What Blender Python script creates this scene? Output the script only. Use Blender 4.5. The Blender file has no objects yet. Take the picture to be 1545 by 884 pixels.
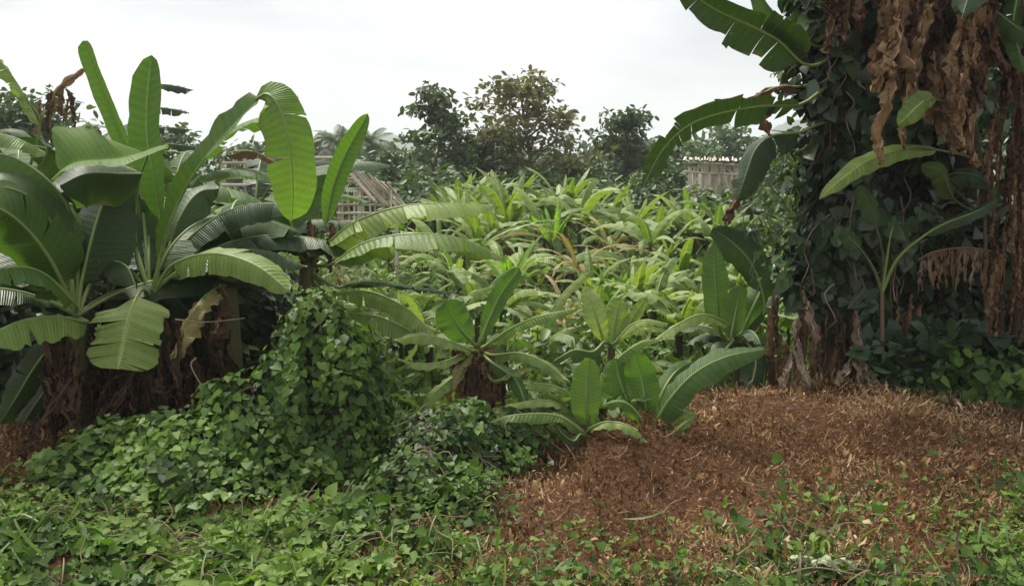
import bpy, math, random
import numpy as np
from mathutils import Vector, Matrix, noise as mn

rad = math.radians
S = bpy.context.scene
COL = S.collection
# ------------------------------------------------------------------ camera
PITCH = rad(8.2); CAMZ = 2.0; F = 1338.0; W0, H0 = 1545.0, 884.0
cam = bpy.data.cameras.new('camera'); camo = bpy.data.objects.new('camera', cam); COL.objects.link(camo)
camo.location = (0, 0, CAMZ); camo.rotation_euler = (math.pi/2-PITCH, 0, 0)
cam.sensor_width = 36; cam.lens = 36*F/W0; cam.clip_start = 0.05; cam.clip_end = 6000
S.camera = camo
# ------------------------------------------------------------------ world
SUN_EL, SUN_AZ = rad(58), rad(-35)      # high, a little left and behind the field
w = bpy.data.worlds.new('World'); S.world = w; w.use_nodes = True
nt = w.node_tree; nt.nodes.clear()
out = nt.nodes.new('ShaderNodeOutputWorld'); bg = nt.nodes.new('ShaderNodeBackground')
sky = nt.nodes.new('ShaderNodeTexSky'); sky.sky_type = 'NISHITA'; sky.sun_disc = False
sky.sun_elevation = SUN_EL; sky.sun_rotation = SUN_AZ; sky.air_density = 1.5; sky.dust_density = 5; sky.ozone_density = 1
tc = nt.nodes.new('ShaderNodeTexCoord'); mp = nt.nodes.new('ShaderNodeMapping'); mp.inputs['Scale'].default_value = (1.2, 1.2, 4.5)
mp.inputs['Location'].default_value = (0.35, 0.1, 0.4)
no = nt.nodes.new('ShaderNodeTexNoise'); no.inputs['Scale'].default_value = 1.6; no.inputs['Detail'].default_value = 5; no.inputs['Roughness'].default_value = 0.5
cr = nt.nodes.new('ShaderNodeValToRGB')
cr.color_ramp.elements[0].position = 0.38; cr.color_ramp.elements[0].color = (0.54, 0.57, 0.61, 1)
cr.color_ramp.elements[1].position = 0.58; cr.color_ramp.elements[1].color = (0.95, 0.97, 1.0, 1)
sc_ = nt.nodes.new('ShaderNodeVectorMath'); sc_.operation = 'SCALE'; sc_.inputs['Scale'].default_value = 5.6
mx = nt.nodes.new('ShaderNodeMix'); mx.data_type = 'RGBA'; mx.inputs[0].default_value = 0.96
nt.links.new(tc.outputs['Generated'], mp.inputs[0]); nt.links.new(mp.outputs[0], no.inputs['Vector'])
nt.links.new(no.outputs['Fac'], cr.inputs[0]); nt.links.new(cr.outputs[0], sc_.inputs[0])
nt.links.new(sky.outputs[0], mx.inputs[6]); nt.links.new(sc_.outputs[0], mx.inputs[7])
nt.links.new(mx.outputs[2], bg.inputs[0]); bg.inputs[1].default_value = 0.10
nt.links.new(bg.outputs[0], out.inputs[0])
sl = bpy.data.lights.new('sun', 'SUN'); sl.energy = 2.9; sl.angle = rad(20); sl.color = (1, 0.95, 0.85)
so = bpy.data.objects.new('sun', sl); COL.objects.link(so)
sd = Vector((math.sin(SUN_AZ)*math.cos(SUN_EL), math.cos(SUN_AZ)*math.cos(SUN_EL), math.sin(SUN_EL)))
so.rotation_euler = sd.to_track_quat('Z', 'Y').to_euler(); so.location = (0, 0, 30)
S.view_settings.view_transform = 'Standard'; S.view_settings.look = 'None'; S.view_settings.gamma = 1
S.view_settings.exposure = 0.98
S.render.engine = 'CYCLES'
S.cycles.max_bounces = 6; S.cycles.diffuse_bounces = 3; S.cycles.transmission_bounces = 3; S.cycles.glossy_bounces = 2; S.cycles.volume_bounces = 2

# ------------------------------------------------------------------ helpers
UPC = Vector((0, math.sin(PITCH), math.cos(PITCH))); FWC = Vector((0, math.cos(PITCH), -math.sin(PITCH)))
def P(px, py, d):
    v = Vector(((px-W0/2)/F, 0, 0)) + UPC*((H0/2-py)/F) + FWC
    return Vector((0, 0, CAMZ)) + v*(d/v.y)
def PX(px, d): return (px-W0/2)/F*d/math.cos(PITCH)*math.cos(PITCH)

def tag(o, label=None, cat=None, group=None, kind=None):
    if label: o['label'] = label
    if cat: o['category'] = cat
    if group: o['group'] = group
    if kind: o['kind'] = kind
    return o
def empty(name, loc, label, cat, group=None, kind=None):
    o = bpy.data.objects.new(name, None); COL.objects.link(o); o.location = loc; o.empty_display_size = 0.1
    return tag(o, label, cat, group, kind)
def link(name, me, mat, parent=None):
    o = bpy.data.objects.new(name, me); COL.objects.link(o)
    if mat and not me.materials: me.materials.append(mat)
    if parent is not None:
        o.parent = parent
        loc = Vector(parent.location); p = parent.parent
        while p is not None: loc += p.location; p = p.parent
        me.transform(Matrix.Translation(-loc))
    return o
def copy_thing(r, loc, rz, sc, label=None, group=None):
    def cp(o, par):
        c = o.copy(); COL.objects.link(c); c.parent = par
        for ch in o.children: cp(ch, c)
        return c
    c = cp(r, None); c.location = loc; c.rotation_euler = (0, 0, rz); c.scale = (sc,)*3 if not hasattr(sc, '__len__') else sc
    if label: c['label'] = label
    if group: c['group'] = group
    return c

def mesh_np(name, V, Fc, uv=None, rnd=None, smooth=True):
    """V (n,3); Fc (m,k) constant k; uv (n,2) per vertex; rnd (n,) attribute"""
    V = np.asarray(V, dtype=np.float32); Fc = np.asarray(Fc, dtype=np.int32)
    me = bpy.data.meshes.new(name)
    m, k = Fc.shape
    me.vertices.add(len(V)); me.vertices.foreach_set('co', V.ravel())
    me.loops.add(m*k); me.loops.foreach_set('vertex_index', Fc.ravel())
    me.polygons.add(m); me.polygons.foreach_set('loop_start', np.arange(0, m*k, k, dtype=np.int32))
    me.polygons.foreach_set('loop_total', np.full(m, k, dtype=np.int32))
    if smooth: me.polygons.foreach_set('use_smooth', np.ones(m, dtype=bool))
    if uv is not None:
        l = me.uv_layers.new(name='UVMap'); l.data.foreach_set('uv', np.asarray(uv, dtype=np.float32)[Fc.ravel()].ravel())
    if rnd is not None:
        a = me.attributes.new('rnd', 'FLOAT', 'POINT'); a.data.foreach_set('value', np.asarray(rnd, dtype=np.float32))
    me.update(calc_edges=True); me.validate()
    return me

def catmull(pts, n):
    pts = [Vector(p) for p in pts]
    if len(pts) == 2: pts = [pts[0], (pts[0]+pts[1])/2, pts[1]]
    e = [pts[0]*2-pts[1]] + pts + [pts[-1]*2-pts[-2]]
    segs = len(pts)-1; res = []
    L = [(pts[i+1]-pts[i]).length for i in range(segs)]; tot = sum(L) or 1; cum = [0]
    for l in L: cum.append(cum[-1]+l/tot)
    for i in range(n+1):
        t = i/n; k = 0
        while k < segs-1 and t > cum[k+1]: k += 1
        u = (t-cum[k])/max(cum[k+1]-cum[k], 1e-6)
        a, b, c, d = e[k], e[k+1], e[k+2], e[k+3]
        res.append(0.5*((2*b)+(c-a)*u+(2*a-5*b+4*c-d)*u*u+(3*b-a-3*c+d)*u**3))
    return res

def tube_data(pts, radii, ns=6, flat=1.0):
    V = []; n = len(pts); prev = None; uv = []
    for i, p in enumerate(pts):
        t = (pts[min(i+1, n-1)]-pts[max(i-1, 0)]).normalized()
        if prev is None:
            a = Vector((0, 0, 1)) if abs(t.z) < 0.9 else Vector((1, 0, 0)); s = t.cross(a).normalized()
        else: s = (prev - t*prev.dot(t)).normalized()
        prev = s; b = t.cross(s); r = radii[i] if hasattr(radii, '__len__') else radii
        for k in range(ns):
            an = 2*math.pi*k/ns; V.append(p + s*(r*math.cos(an)) + b*(r*flat*math.sin(an))); uv.append((i/(n-1), k/ns))
    Fc = [(i*ns+k, i*ns+(k+1) % ns, (i+1)*ns+(k+1) % ns, (i+1)*ns+k) for i in range(n-1) for k in range(ns)]
    return V, Fc, uv
class MB:
    def __init__(s): s.V = []; s.F = []; s.uv = []; s.r = []
    def add(s, V, Fc, uv=None, r=0.5):
        o = len(s.V); s.V += [tuple(v) for v in V]; s.F += [tuple(i+o for i in f) for f in Fc]
        s.uv += list(uv) if uv is not None else [(0, 0)]*len(V); s.r += [r]*len(V)
    def tube(s, pts, radii, ns=6, r=0.5): s.add(*tube_data(pts, radii, ns), r=r)
    def box(s, c, ax, ay, az, r=0.5):
        c = Vector(c); V = [c+ax*i+ay*j+az*k for i in (-1, 1) for j in (-1, 1) for k in (-1, 1)]
        s.add(V, [(0,1,3,2),(4,6,7,5),(0,4,5,1),(2,3,7,6),(0,2,6,4),(1,5,7,3)], r=r)
    def mesh(s, name, smooth=True): return mesh_np(name, s.V, s.F, s.uv, s.r, smooth)

# ------------------------------------------------------------------ materials
def newmat(name):
    m = bpy.data.materials.new(name); m.use_nodes = True; n = m.node_tree; n.nodes.clear(); return m, n, n.nodes, n.links
def ramp(N, stops):
    r = N.new('ShaderNodeValToRGB'); e = r.color_ramp.elements
    while len(e) > len(stops): e.remove(e[-1])
    while len(e) < len(stops): e.new(1)
    for i, (p, c) in enumerate(stops): e[i].position = p; e[i].color = (*c, 1)
    return r
def math_(N, L, op, a, b=None, c=None):
    m = N.new('ShaderNodeMath'); m.operation = op
    for i, x in enumerate((a, b, c)):
        if x is None: continue
        if isinstance(x, (int, float)): m.inputs[i].default_value = x
        else: L.new(x, m.inputs[i])
    return m.outputs[0]
def mixc(N, L, f, a, b, mode='MIX'):
    m = N.new('ShaderNodeMix'); m.data_type = 'RGBA'; m.blend_type = mode
    if isinstance(f, (int, float)): m.inputs[0].default_value = f
    else: L.new(f, m.inputs[0])
    for i, x in ((6, a), (7, b)):
        if isinstance(x, tuple): m.inputs[i].default_value = (*x, 1)
        else: L.new(x, m.inputs[i])
    return m.outputs[2]
def banana_mat(name, c1, c2, c3, trans, tfac=0.3, rough=0.5, veins=70, brown=0.4, spec=0.35):
    """c1..c3 colour range by plant, trans = light coming through"""
    m, n, N, L = newmat(name)
    uv = N.new('ShaderNodeUVMap'); sp = N.new('ShaderNodeSeparateXYZ'); L.new(uv.outputs[0], sp.inputs[0])
    av = math_(N, L, 'ABSOLUTE', math_(N, L, 'SUBTRACT', sp.outputs[1], 0.5))          # 0 midrib .. 0.5 margin
    oi = N.new('ShaderNodeObjectInfo'); tco = N.new('ShaderNodeTexCoord')
    nz = N.new('ShaderNodeTexNoise'); nz.inputs['Scale'].default_value = 5; nz.inputs['Detail'].default_value = 5; L.new(tco.outputs['Object'], nz.inputs['Vector'])
    nf = N.new('ShaderNodeTexNoise'); nf.inputs['Scale'].default_value = 60; nf.inputs['Detail'].default_value = 3; L.new(tco.outputs['Object'], nf.inputs['Vector'])
    s = math_(N, L, 'ADD', math_(N, L, 'MULTIPLY', oi.outputs['Random'], 0.7), math_(N, L, 'MULTIPLY', nz.outputs['Fac'], 0.45))
    cr = ramp(N, [(0.15, c1), (0.55, c2), (1.0, c3)]); L.new(s, cr.inputs[0])
    # lateral veins
    ph = math_(N, L, 'ADD', math_(N, L, 'MULTIPLY', sp.outputs[0], veins*6.283), math_(N, L, 'MULTIPLY', av, -9.0))
    wob = math_(N, L, 'MULTIPLY', nz.outputs['Fac'], 7.0)
    ve = math_(N, L, 'SINE', math_(N, L, 'ADD', ph, wob))
    ve2 = math_(N, L, 'SINE', math_(N, L, 'MULTIPLY', math_(N, L, 'ADD', ph, wob), 0.27))
    vm = math_(N, L, 'MULTIPLY_ADD', math_(N, L, 'ADD', ve, math_(N, L, 'MULTIPLY', ve2, 1.6)), 0.045, 0.98)
    vm = math_(N, L, 'ADD', vm, math_(N, L, 'MULTIPLY', math_(N, L, 'SUBTRACT', nf.outputs['Fac'], 0.5), 0.35))
    mul = N.new('ShaderNodeVectorMath'); mul.operation = 'SCALE'; L.new(cr.outputs[0], mul.inputs[0]); L.new(vm, mul.inputs['Scale'])
    rib = math_(N, L, 'SUBTRACT', 1.0, math_(N, L, 'SMOOTH_MIN', math_(N, L, 'DIVIDE', av, 0.04), 1.0, 0.3))
    rib = math_(N, L, 'MAXIMUM', rib, 0.0)
    col = mixc(N, L, rib, mul.outputs[0], (c3[0]*1.5, c3[1]*1.35, c3[2]*1.6))
    # browned margin and spots
    edge = math_(N, L, 'ADD', math_(N, L, 'MULTIPLY', av, 2.0), math_(N, L, 'MULTIPLY', math_(N, L, 'SUBTRACT', nz.outputs['Fac'], 0.5), 1.3))
    ef = math_(N, L, 'MULTIPLY', math_(N, L, 'SUBTRACT', edge, 1.0), 6.0); ef = math_(N, L, 'MINIMUM', math_(N, L, 'MAXIMUM', ef, 0.0), brown)
    col = mixc(N, L, ef, col, (0.16, 0.11, 0.035))
    ns_ = N.new('ShaderNodeTexNoise'); ns_.inputs['Scale'].default_value = 22; ns_.inputs['Detail'].default_value = 4; L.new(tco.outputs['Object'], ns_.inputs['Vector'])
    spt = math_(N, L, 'MINIMUM', math_(N, L, 'MAXIMUM', math_(N, L, 'MULTIPLY', math_(N, L, 'SUBTRACT', ns_.outputs['Fac'], 0.66), 14.0), 0.0), 0.55)
    col = mixc(N, L, spt, col, (0.15, 0.12, 0.045))
    pr = N.new('ShaderNodeBsdfPrincipled'); L.new(col, pr.inputs['Base Color'])
    rg = math_(N, L, 'MULTIPLY_ADD', nf.outputs['Fac'], 0.25, rough-0.1); L.new(rg, pr.inputs['Roughness'])
    pr.inputs['Specular IOR Level'].default_value = spec
    bp = N.new('ShaderNodeBump'); bp.inputs['Strength'].default_value = 0.35; bp.inputs['Distance'].default_value = 0.004
    L.new(math_(N, L, 'ADD', math_(N, L, 'ADD', ve, ve2), math_(N, L, 'MULTIPLY', nf.outputs['Fac'], 1.5)), bp.inputs['Height']); L.new(bp.outputs[0], pr.inputs['Normal'])
    tr = N.new('ShaderNodeBsdfTranslucent'); tc_ = mixc(N, L, 1.0, col, trans, 'MULTIPLY'); L.new(tc_, tr.inputs[0])
    ms = N.new('ShaderNodeMixShader'); ms.inputs[0].default_value = tfac; L.new(pr.outputs[0], ms.inputs[1]); L.new(tr.outputs[0], ms.inputs[2])
    o = N.new('ShaderNodeOutputMaterial'); L.new(ms.outputs[0], o.inputs[0]); return m
def attr_mat(name, stops, rough=0.5, tfac=0.0, trans=(1.6, 2.0, 0.6), spec=0.4, nscale=0, stretch=None, bump=0.0):
    """colour from the per-leaf attribute 'rnd' plus noise"""
    m, n, N, L = newmat(name)
    at = N.new('ShaderNodeAttribute'); at.attribute_name = 'rnd'
    tco = N.new('ShaderNodeTexCoord'); mpn = N.new('ShaderNodeMapping'); L.new(tco.outputs['Object'], mpn.inputs[0])
    if stretch: mpn.inputs['Scale'].default_value = stretch
    nz = N.new('ShaderNodeTexNoise'); nz.inputs['Scale'].default_value = nscale or 2.0; nz.inputs['Detail'].default_value = 5; L.new(mpn.outputs[0], nz.inputs['Vector'])
    s = math_(N, L, 'ADD', math_(N, L, 'MULTIPLY', at.outputs['Fac'], 0.75), math_(N, L, 'MULTIPLY', math_(N, L, 'SUBTRACT', nz.outputs['Fac'], 0.3), 0.6))
    cr = ramp(N, stops); L.new(s, cr.inputs[0])
    pr = N.new('ShaderNodeBsdfPrincipled'); L.new(cr.outputs[0], pr.inputs['Base Color']); pr.inputs['Roughness'].default_value = rough
    pr.inputs['Specular IOR Level'].default_value = spec
    if bump:
        bp = N.new('ShaderNodeBump'); bp.inputs['Strength'].default_value = bump; bp.inputs['Distance'].default_value = 0.02
        L.new(nz.outputs['Fac'], bp.inputs['Height']); L.new(bp.outputs[0], pr.inputs['Normal'])
    o = N.new('ShaderNodeOutputMaterial')
    if tfac:
        tr = N.new('ShaderNodeBsdfTranslucent'); L.new(mixc(N, L, 1.0, cr.outputs[0], trans, 'MULTIPLY'), tr.inputs[0])
        ms = N.new('ShaderNodeMixShader'); ms.inputs[0].default_value = tfac; L.new(pr.outputs[0], ms.inputs[1]); L.new(tr.outputs[0], ms.inputs[2]); L.new(ms.outputs[0], o.inputs[0])
    else: L.new(pr.outputs[0], o.inputs[0])
    return m
T = (1.35, 1.55, 0.45)
M = {}
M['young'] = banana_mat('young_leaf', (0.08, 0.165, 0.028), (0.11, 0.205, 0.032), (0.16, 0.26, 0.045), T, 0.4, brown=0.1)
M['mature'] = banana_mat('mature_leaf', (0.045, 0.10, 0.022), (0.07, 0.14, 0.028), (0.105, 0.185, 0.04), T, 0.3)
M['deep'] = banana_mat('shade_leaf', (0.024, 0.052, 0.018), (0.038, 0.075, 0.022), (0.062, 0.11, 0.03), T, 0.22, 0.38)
M['field'] = banana_mat('field_leaf', (0.108, 0.182, 0.038), (0.195, 0.282, 0.06), (0.33, 0.40, 0.13), T, 0.3, 0.45, veins=30)
M['lime'] = banana_mat('lime_leaf', (0.16, 0.30, 0.03), (0.21, 0.36, 0.04), (0.26, 0.42, 0.06), T, 0.4, 0.5, veins=30, brown=0)
M['tan'] = banana_mat('yellowing_leaf', (0.17, 0.15, 0.05), (0.26, 0.22, 0.08), (0.34, 0.29, 0.12), (1.3, 1.2, 0.6), 0.25, 0.6, veins=30, brown=0.5)
M['dry'] = banana_mat('dry_leaf', (0.05, 0.028, 0.016), (0.13, 0.075, 0.04), (0.29, 0.18, 0.095), (1.3, 1.0, 0.6), 0.2, 0.7, veins=40, brown=0.3, spec=0.25)
M['drytan'] = banana_mat('tan_dry_leaf', (0.16, 0.095, 0.045), (0.26, 0.165, 0.08), (0.40, 0.28, 0.15), (1.3, 1.0, 0.6), 0.2, 0.7, veins=40, brown=0.2, spec=0.25)
M['drydark'] = banana_mat('dark_dry_leaf', (0.022, 0.013, 0.008), (0.06, 0.034, 0.02), (0.15, 0.09, 0.05), (1.3, 1.0, 0.6), 0.15, 0.75, veins=40, brown=0.3, spec=0.15)
M['cream'] = banana_mat('pale_dry_leaf', (0.20, 0.15, 0.10), (0.30, 0.235, 0.16), (0.42, 0.34, 0.24), (1.2, 1.0, 0.7), 0.15, 0.7, veins=25, brown=0.6, spec=0.2)
M['palegreen'] = banana_mat('pale_green_leaf', (0.35, 0.40, 0.22), (0.45, 0.50, 0.30), (0.6, 0.62, 0.42), (1.2, 1.2, 0.7), 0.2, 0.6, veins=5, brown=0.5, spec=0.2)
M['rib'] = attr_mat('midrib', [(0.2, (0.15, 0.22, 0.055)), (0.8, (0.27, 0.35, 0.11))], 0.45, nscale=9)
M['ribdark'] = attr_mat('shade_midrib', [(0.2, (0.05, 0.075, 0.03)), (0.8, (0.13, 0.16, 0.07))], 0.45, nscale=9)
M['stem'] = attr_mat('pseudostem', [(0.1, (0.05, 0.035, 0.02)), (0.45, (0.10, 0.09, 0.035)), (0.8, (0.13, 0.16, 0.05))], 0.6, nscale=14, stretch=(1, 1, 0.12), bump=0.6)
M['drystem'] = attr_mat('dry_pseudostem', [(0.1, (0.03, 0.018, 0.012)), (0.45, (0.085, 0.05, 0.032)), (0.9, (0.20, 0.135, 0.085))], 0.8, nscale=16, stretch=(1, 1, 0.1), bump=0.8, spec=0.15)
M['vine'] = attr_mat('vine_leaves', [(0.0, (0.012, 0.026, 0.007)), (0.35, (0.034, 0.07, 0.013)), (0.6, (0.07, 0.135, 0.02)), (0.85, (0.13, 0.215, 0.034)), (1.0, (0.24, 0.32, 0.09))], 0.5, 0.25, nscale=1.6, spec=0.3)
M['vinelime'] = attr_mat('bright_vine_leaves', [(0.0, (0.06, 0.13, 0.02)), (0.5, (0.14, 0.26, 0.03)), (1.0, (0.25, 0.37, 0.06))], 0.45, 0.3, nscale=1.6)
M['cover'] = attr_mat('ground_cover_leaves', [(0.0, (0.014, 0.03, 0.007)), (0.3, (0.045, 0.09, 0.015)), (0.55, (0.09, 0.165, 0.025)), (0.8, (0.15, 0.24, 0.038)), (1.0, (0.27, 0.33, 0.10))], 0.55, 0.25, nscale=1.7, spec=0.25)
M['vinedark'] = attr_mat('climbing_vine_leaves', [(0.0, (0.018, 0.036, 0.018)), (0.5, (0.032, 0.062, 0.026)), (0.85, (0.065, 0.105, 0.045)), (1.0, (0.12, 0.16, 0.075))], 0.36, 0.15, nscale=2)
M['under'] = attr_mat('undergrowth_leaves', [(0.0, (0.045, 0.085, 0.022)), (0.5, (0.11, 0.175, 0.045)), (0.8, (0.19, 0.26, 0.08)), (1.0, (0.28, 0.24, 0.10))], 0.5, 0.25, nscale=0.8)
M['core'] = attr_mat('matted_stems', [(0.0, (0.018, 0.02, 0.01)), (0.5, (0.04, 0.035, 0.02)), (1.0, (0.075, 0.055, 0.035))], 0.9, nscale=12, bump=0.8, spec=0.1)
M['twig'] = attr_mat('dry_twigs', [(0.0, (0.09, 0.055, 0.035)), (0.5, (0.20, 0.14, 0.09)), (1.0, (0.34, 0.26, 0.18))], 0.8, nscale=5, spec=0.2)
M['litter'] = attr_mat('dry_litter', [(0.0, (0.04, 0.022, 0.01)), (0.18, (0.15, 0.082, 0.034)), (0.42, (0.33, 0.195, 0.085)), (0.66, (0.50, 0.345, 0.18)), (1.0, (0.68, 0.56, 0.38))], 0.75, 0.12, (1.2, 0.9, 0.6), spec=0.2, nscale=0.9)
M['litterpale'] = attr_mat('tan_litter', [(0.0, (0.12, 0.07, 0.03)), (0.5, (0.28, 0.19, 0.08)), (1.0, (0.46, 0.36, 0.2))], 0.75, 0.12, (1.2, 0.9, 0.6), spec=0.2, nscale=0.9)
M['bark'] = attr_mat('bark', [(0.0, (0.09, 0.07, 0.05)), (0.6, (0.17, 0.13, 0.10)), (1.0, (0.25, 0.21, 0.17))], 0.9, nscale=8, stretch=(1, 1, 0.3), bump=0.5, spec=0.1)
M['crown1'] = attr_mat('dark_tree_leaves', [(0.0, (0.03, 0.055, 0.022)), (0.6, (0.065, 0.10, 0.036)), (1.0, (0.13, 0.155, 0.06))], 0.55, 0.25, nscale=0.7)
M['crown2'] = attr_mat('rusty_tree_leaves', [(0.0, (0.06, 0.08, 0.03)), (0.4, (0.12, 0.125, 0.05)), (0.7, (0.19, 0.155, 0.07)), (1.0, (0.28, 0.21, 0.10))], 0.6, 0.25, nscale=0.5)
M['crown3'] = attr_mat('bush_leaves', [(0.0, (0.04, 0.075, 0.03)), (0.6, (0.085, 0.135, 0.05)), (1.0, (0.15, 0.20, 0.08))], 0.5, 0.2, nscale=0.7)
M['pole'] = attr_mat('weathered_poles', [(0.0, (0.36, 0.29, 0.23)), (0.5, (0.58, 0.50, 0.42)), (1.0, (0.74, 0.67, 0.59))], 0.8, nscale=7, stretch=(1, 1, 0.5), spec=0.2)
def ground_mat():
    m, n, N, L = newmat('soil'); tco = N.new('ShaderNodeTexCoord')
    n1 = N.new('ShaderNodeTexNoise'); n1.inputs['Scale'].default_value = 1.2; n1.inputs['Detail'].default_value = 8; L.new(tco.outputs['Object'], n1.inputs['Vector'])
    n2 = N.new('ShaderNodeTexNoise'); n2.inputs['Scale'].default_value = 28; n2.inputs['Detail'].default_value = 8; n2.inputs['Roughness'].default_value = 0.7; L.new(tco.outputs['Object'], n2.inputs['Vector'])
    soil = ramp(N, [(0.3, (0.035, 0.018, 0.01)), (0.5, (0.095, 0.046, 0.024)), (0.7, (0.19, 0.10, 0.05))]); L.new(n2.outputs['Fac'], soil.inputs[0])
    grn = ramp(N, [(0.3, (0.03, 0.045, 0.016)), (0.7, (0.09, 0.12, 0.045))]); L.new(n2.outputs['Fac'], grn.inputs[0])
    sp = N.new('ShaderNodeSeparateXYZ'); L.new(tco.outputs['Object'], sp.inputs[0])
    f = math_(N, L, 'ADD', math_(N, L, 'MULTIPLY', math_(N, L, 'SUBTRACT', sp.outputs[1], 7.2), 0.8), math_(N, L, 'MULTIPLY', math_(N, L, 'SUBTRACT', n1.outputs['Fac'], 0.5), 3.0))
    f = math_(N, L, 'MINIMUM', math_(N, L, 'MAXIMUM', f, 0.0), 1.0)
    col = mixc(N, L, f, soil.outputs[0], grn.outputs[0])
    pr = N.new('ShaderNodeBsdfPrincipled'); L.new(col, pr.inputs[0]); pr.inputs['Roughness'].default_value = 0.95; pr.inputs['Specular IOR Level'].default_value = 0.1
    bp = N.new('ShaderNodeBump'); bp.inputs['Strength'].default_value = 0.8; bp.inputs['Distance'].default_value = 0.03; L.new(n2.outputs['Fac'], bp.inputs['Height']); L.new(bp.outputs[0], pr.inputs['Normal'])
    o = N.new('ShaderNodeOutputMaterial'); L.new(pr.outputs[0], o.inputs[0]); return m
M['soil'] = ground_mat()
def hill_mat():
    m, n, N, L = newmat('far_woodland'); tco = N.new('ShaderNodeTexCoord')
    n2 = N.new('ShaderNodeTexNoise'); n2.inputs['Scale'].default_value = 0.03; n2.inputs['Detail'].default_value = 8; L.new(tco.outputs['Object'], n2.inputs['Vector'])
    grn = ramp(N, [(0.3, (0.035, 0.055, 0.03)), (0.7, (0.08, 0.10, 0.05))]); L.new(n2.outputs['Fac'], grn.inputs[0])
    pr = N.new('ShaderNodeBsdfPrincipled'); L.new(grn.outputs[0], pr.inputs[0]); pr.inputs['Roughness'].default_value = 0.9
    o = N.new('ShaderNodeOutputMaterial'); L.new(pr.outputs[0], o.inputs[0]); return m
M['hill'] = hill_mat()

# ------------------------------------------------------------------ terrain
def g(x, y, cx, cy, sx, sy, h): return h*np.exp(-((x-cx)/sx)**2-((y-cy)/sy)**2)
def Hn(x, y):
    x = np.asarray(x, float); y = np.asarray(y, float)
    z = 0.05*np.sin(x*1.7+0.6*y)*np.cos(y*1.3-0.8*x+1) + 0.03*np.sin(3.7*x+1.1)*np.sin(4.1*y+0.4)
    z = z*np.clip(y/3, 0, 1)
    z = z + g(x, y, 2.4, 6.5, 1.7, 1.0, 0.26) + g(x, y, 1.0, 5.9, 0.9, 0.6, 0.08) + g(x, y, -3.3, 6.3, 1.2, 1.0, 0.12)
    z = z + 0.035*np.sin(5.1*x+2.3*y)*np.sin(4.3*y-2.1*x+.5)+0.018*np.sin(11*x+1.7*y)*np.sin(9.3*y+3*x)
    z = z - 0.22/(1+np.exp(-(y-8.6)*2.2)) 
    return z
def H(x, y): return float(Hn(x, y))
def mound(x, y):    # height of the vine-smothered heap above the soil
    wx = x+0.05*np.sin(7*y+1)+0.04*np.sin(13*x); wy = y+0.05*np.sin(6*x)
    z = 0.86*np.exp(-np.abs((wx+1.33)/0.30)**2.6-np.abs((wy-6.0)/0.40)**2.6)
    z = z + g(wx, wy, -1.16, 5.72, 0.28, 0.34, 0.34) + g(wx, wy, -1.62, 5.72, 0.28, 0.42, 0.34) + g(wx, wy, -1.95, 5.5, 0.42, 0.42, 0.20)+g(wx, wy, -1.45, 5.35, 0.35, 0.3, 0.16)+g(wx, wy, -2.4, 5.35, 0.5, 0.4, 0.13)
    z = z + (0.07*np.sin(9*x+2*y)*np.sin(8*y+1)+0.05*np.sin(19*x+3)*np.sin(16*y-5*x))*np.clip(z*3, 0, 1)
    return z*(1-0.95*np.exp(-((x+0.98)/0.26)**2-((y-5.18)/0.24)**2))
def mound2(x, y):   # low scrambling bush right of it
    z = g(x, y, -0.50, 5.55, 0.32, 0.30, 0.34) + g(x, y, -0.15, 5.75, 0.35, 0.3, 0.26) + g(x, y, -0.60, 5.05, 0.28, 0.34, 0.28)
    return z + 0.04*np.sin(11*x)*np.sin(10*y)*np.clip(z*4, 0, 1)
def axis(lo, hi, step, far, gr=1.35):
    a = list(np.arange(lo, hi+1e-6, step)); s = step; p = hi
    while p < far: s *= gr; p += s; a.append(p)
    s = step; p = lo; b = []
    while p > -far: s *= gr; p -= s; b.append(p)
    return np.array(b[::-1]+a)
xs = axis(-7, 7, 0.09, 3500); ys = axis(2.5, 14, 0.09, 3500)
X, Y = np.meshgrid(xs, ys)
Z = Hn(np.clip(X, -60, 60), np.clip(Y, -5, 80))
nx, ny = len(xs), len(ys)
idx = np.arange(nx*ny).reshape(ny, nx)
Fq = np.stack([idx[:-1, :-1], idx[:-1, 1:], idx[1:, 1:], idx[1:, :-1]], -1).reshape(-1, 4)
gr_ = link('ground', mesh_np('ground', np.stack([X, Y, Z], -1).reshape(-1, 3), Fq), M['soil']); tag(gr_, kind='structure')
# far hills
def hill(px, top, wpx, d, n):
    mb = MB(); x0 = P(px, 250, d).x; ztop = P(px, top, d).z; wd = wpx/F*d
    nxh, nyh = 60, 10; V = []
    for j in range(nyh+1):
        for i in range(nxh+1):
            u = i/nxh*2-1; v = j/nyh*2-1
            z = ztop*math.exp(-(u*1.5)**2)*(1-v*v)*(1+0.10*mn.noise(Vector((u*5+n, v*2, n)))+0.05*mn.noise(Vector((u*22+n, v*5, n)))) - 3
            V.append((x0+u*wd, d+v*wd*0.5, z))
    k = nxh+1
    Fh = [(j*k+i, j*k+i+1, (j+1)*k+i+1, (j+1)*k+i) for j in range(nyh) for i in range(nxh)]
    o = link('hills', mesh_np('hills', V, Fh), M['hill']); tag(o, kind='structure')
hill(590, 196, 190, 700, 1.3); hill(1215, 172, 160, 620, 4.1); hill(900, 226, 500, 900, 7.7)

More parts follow.
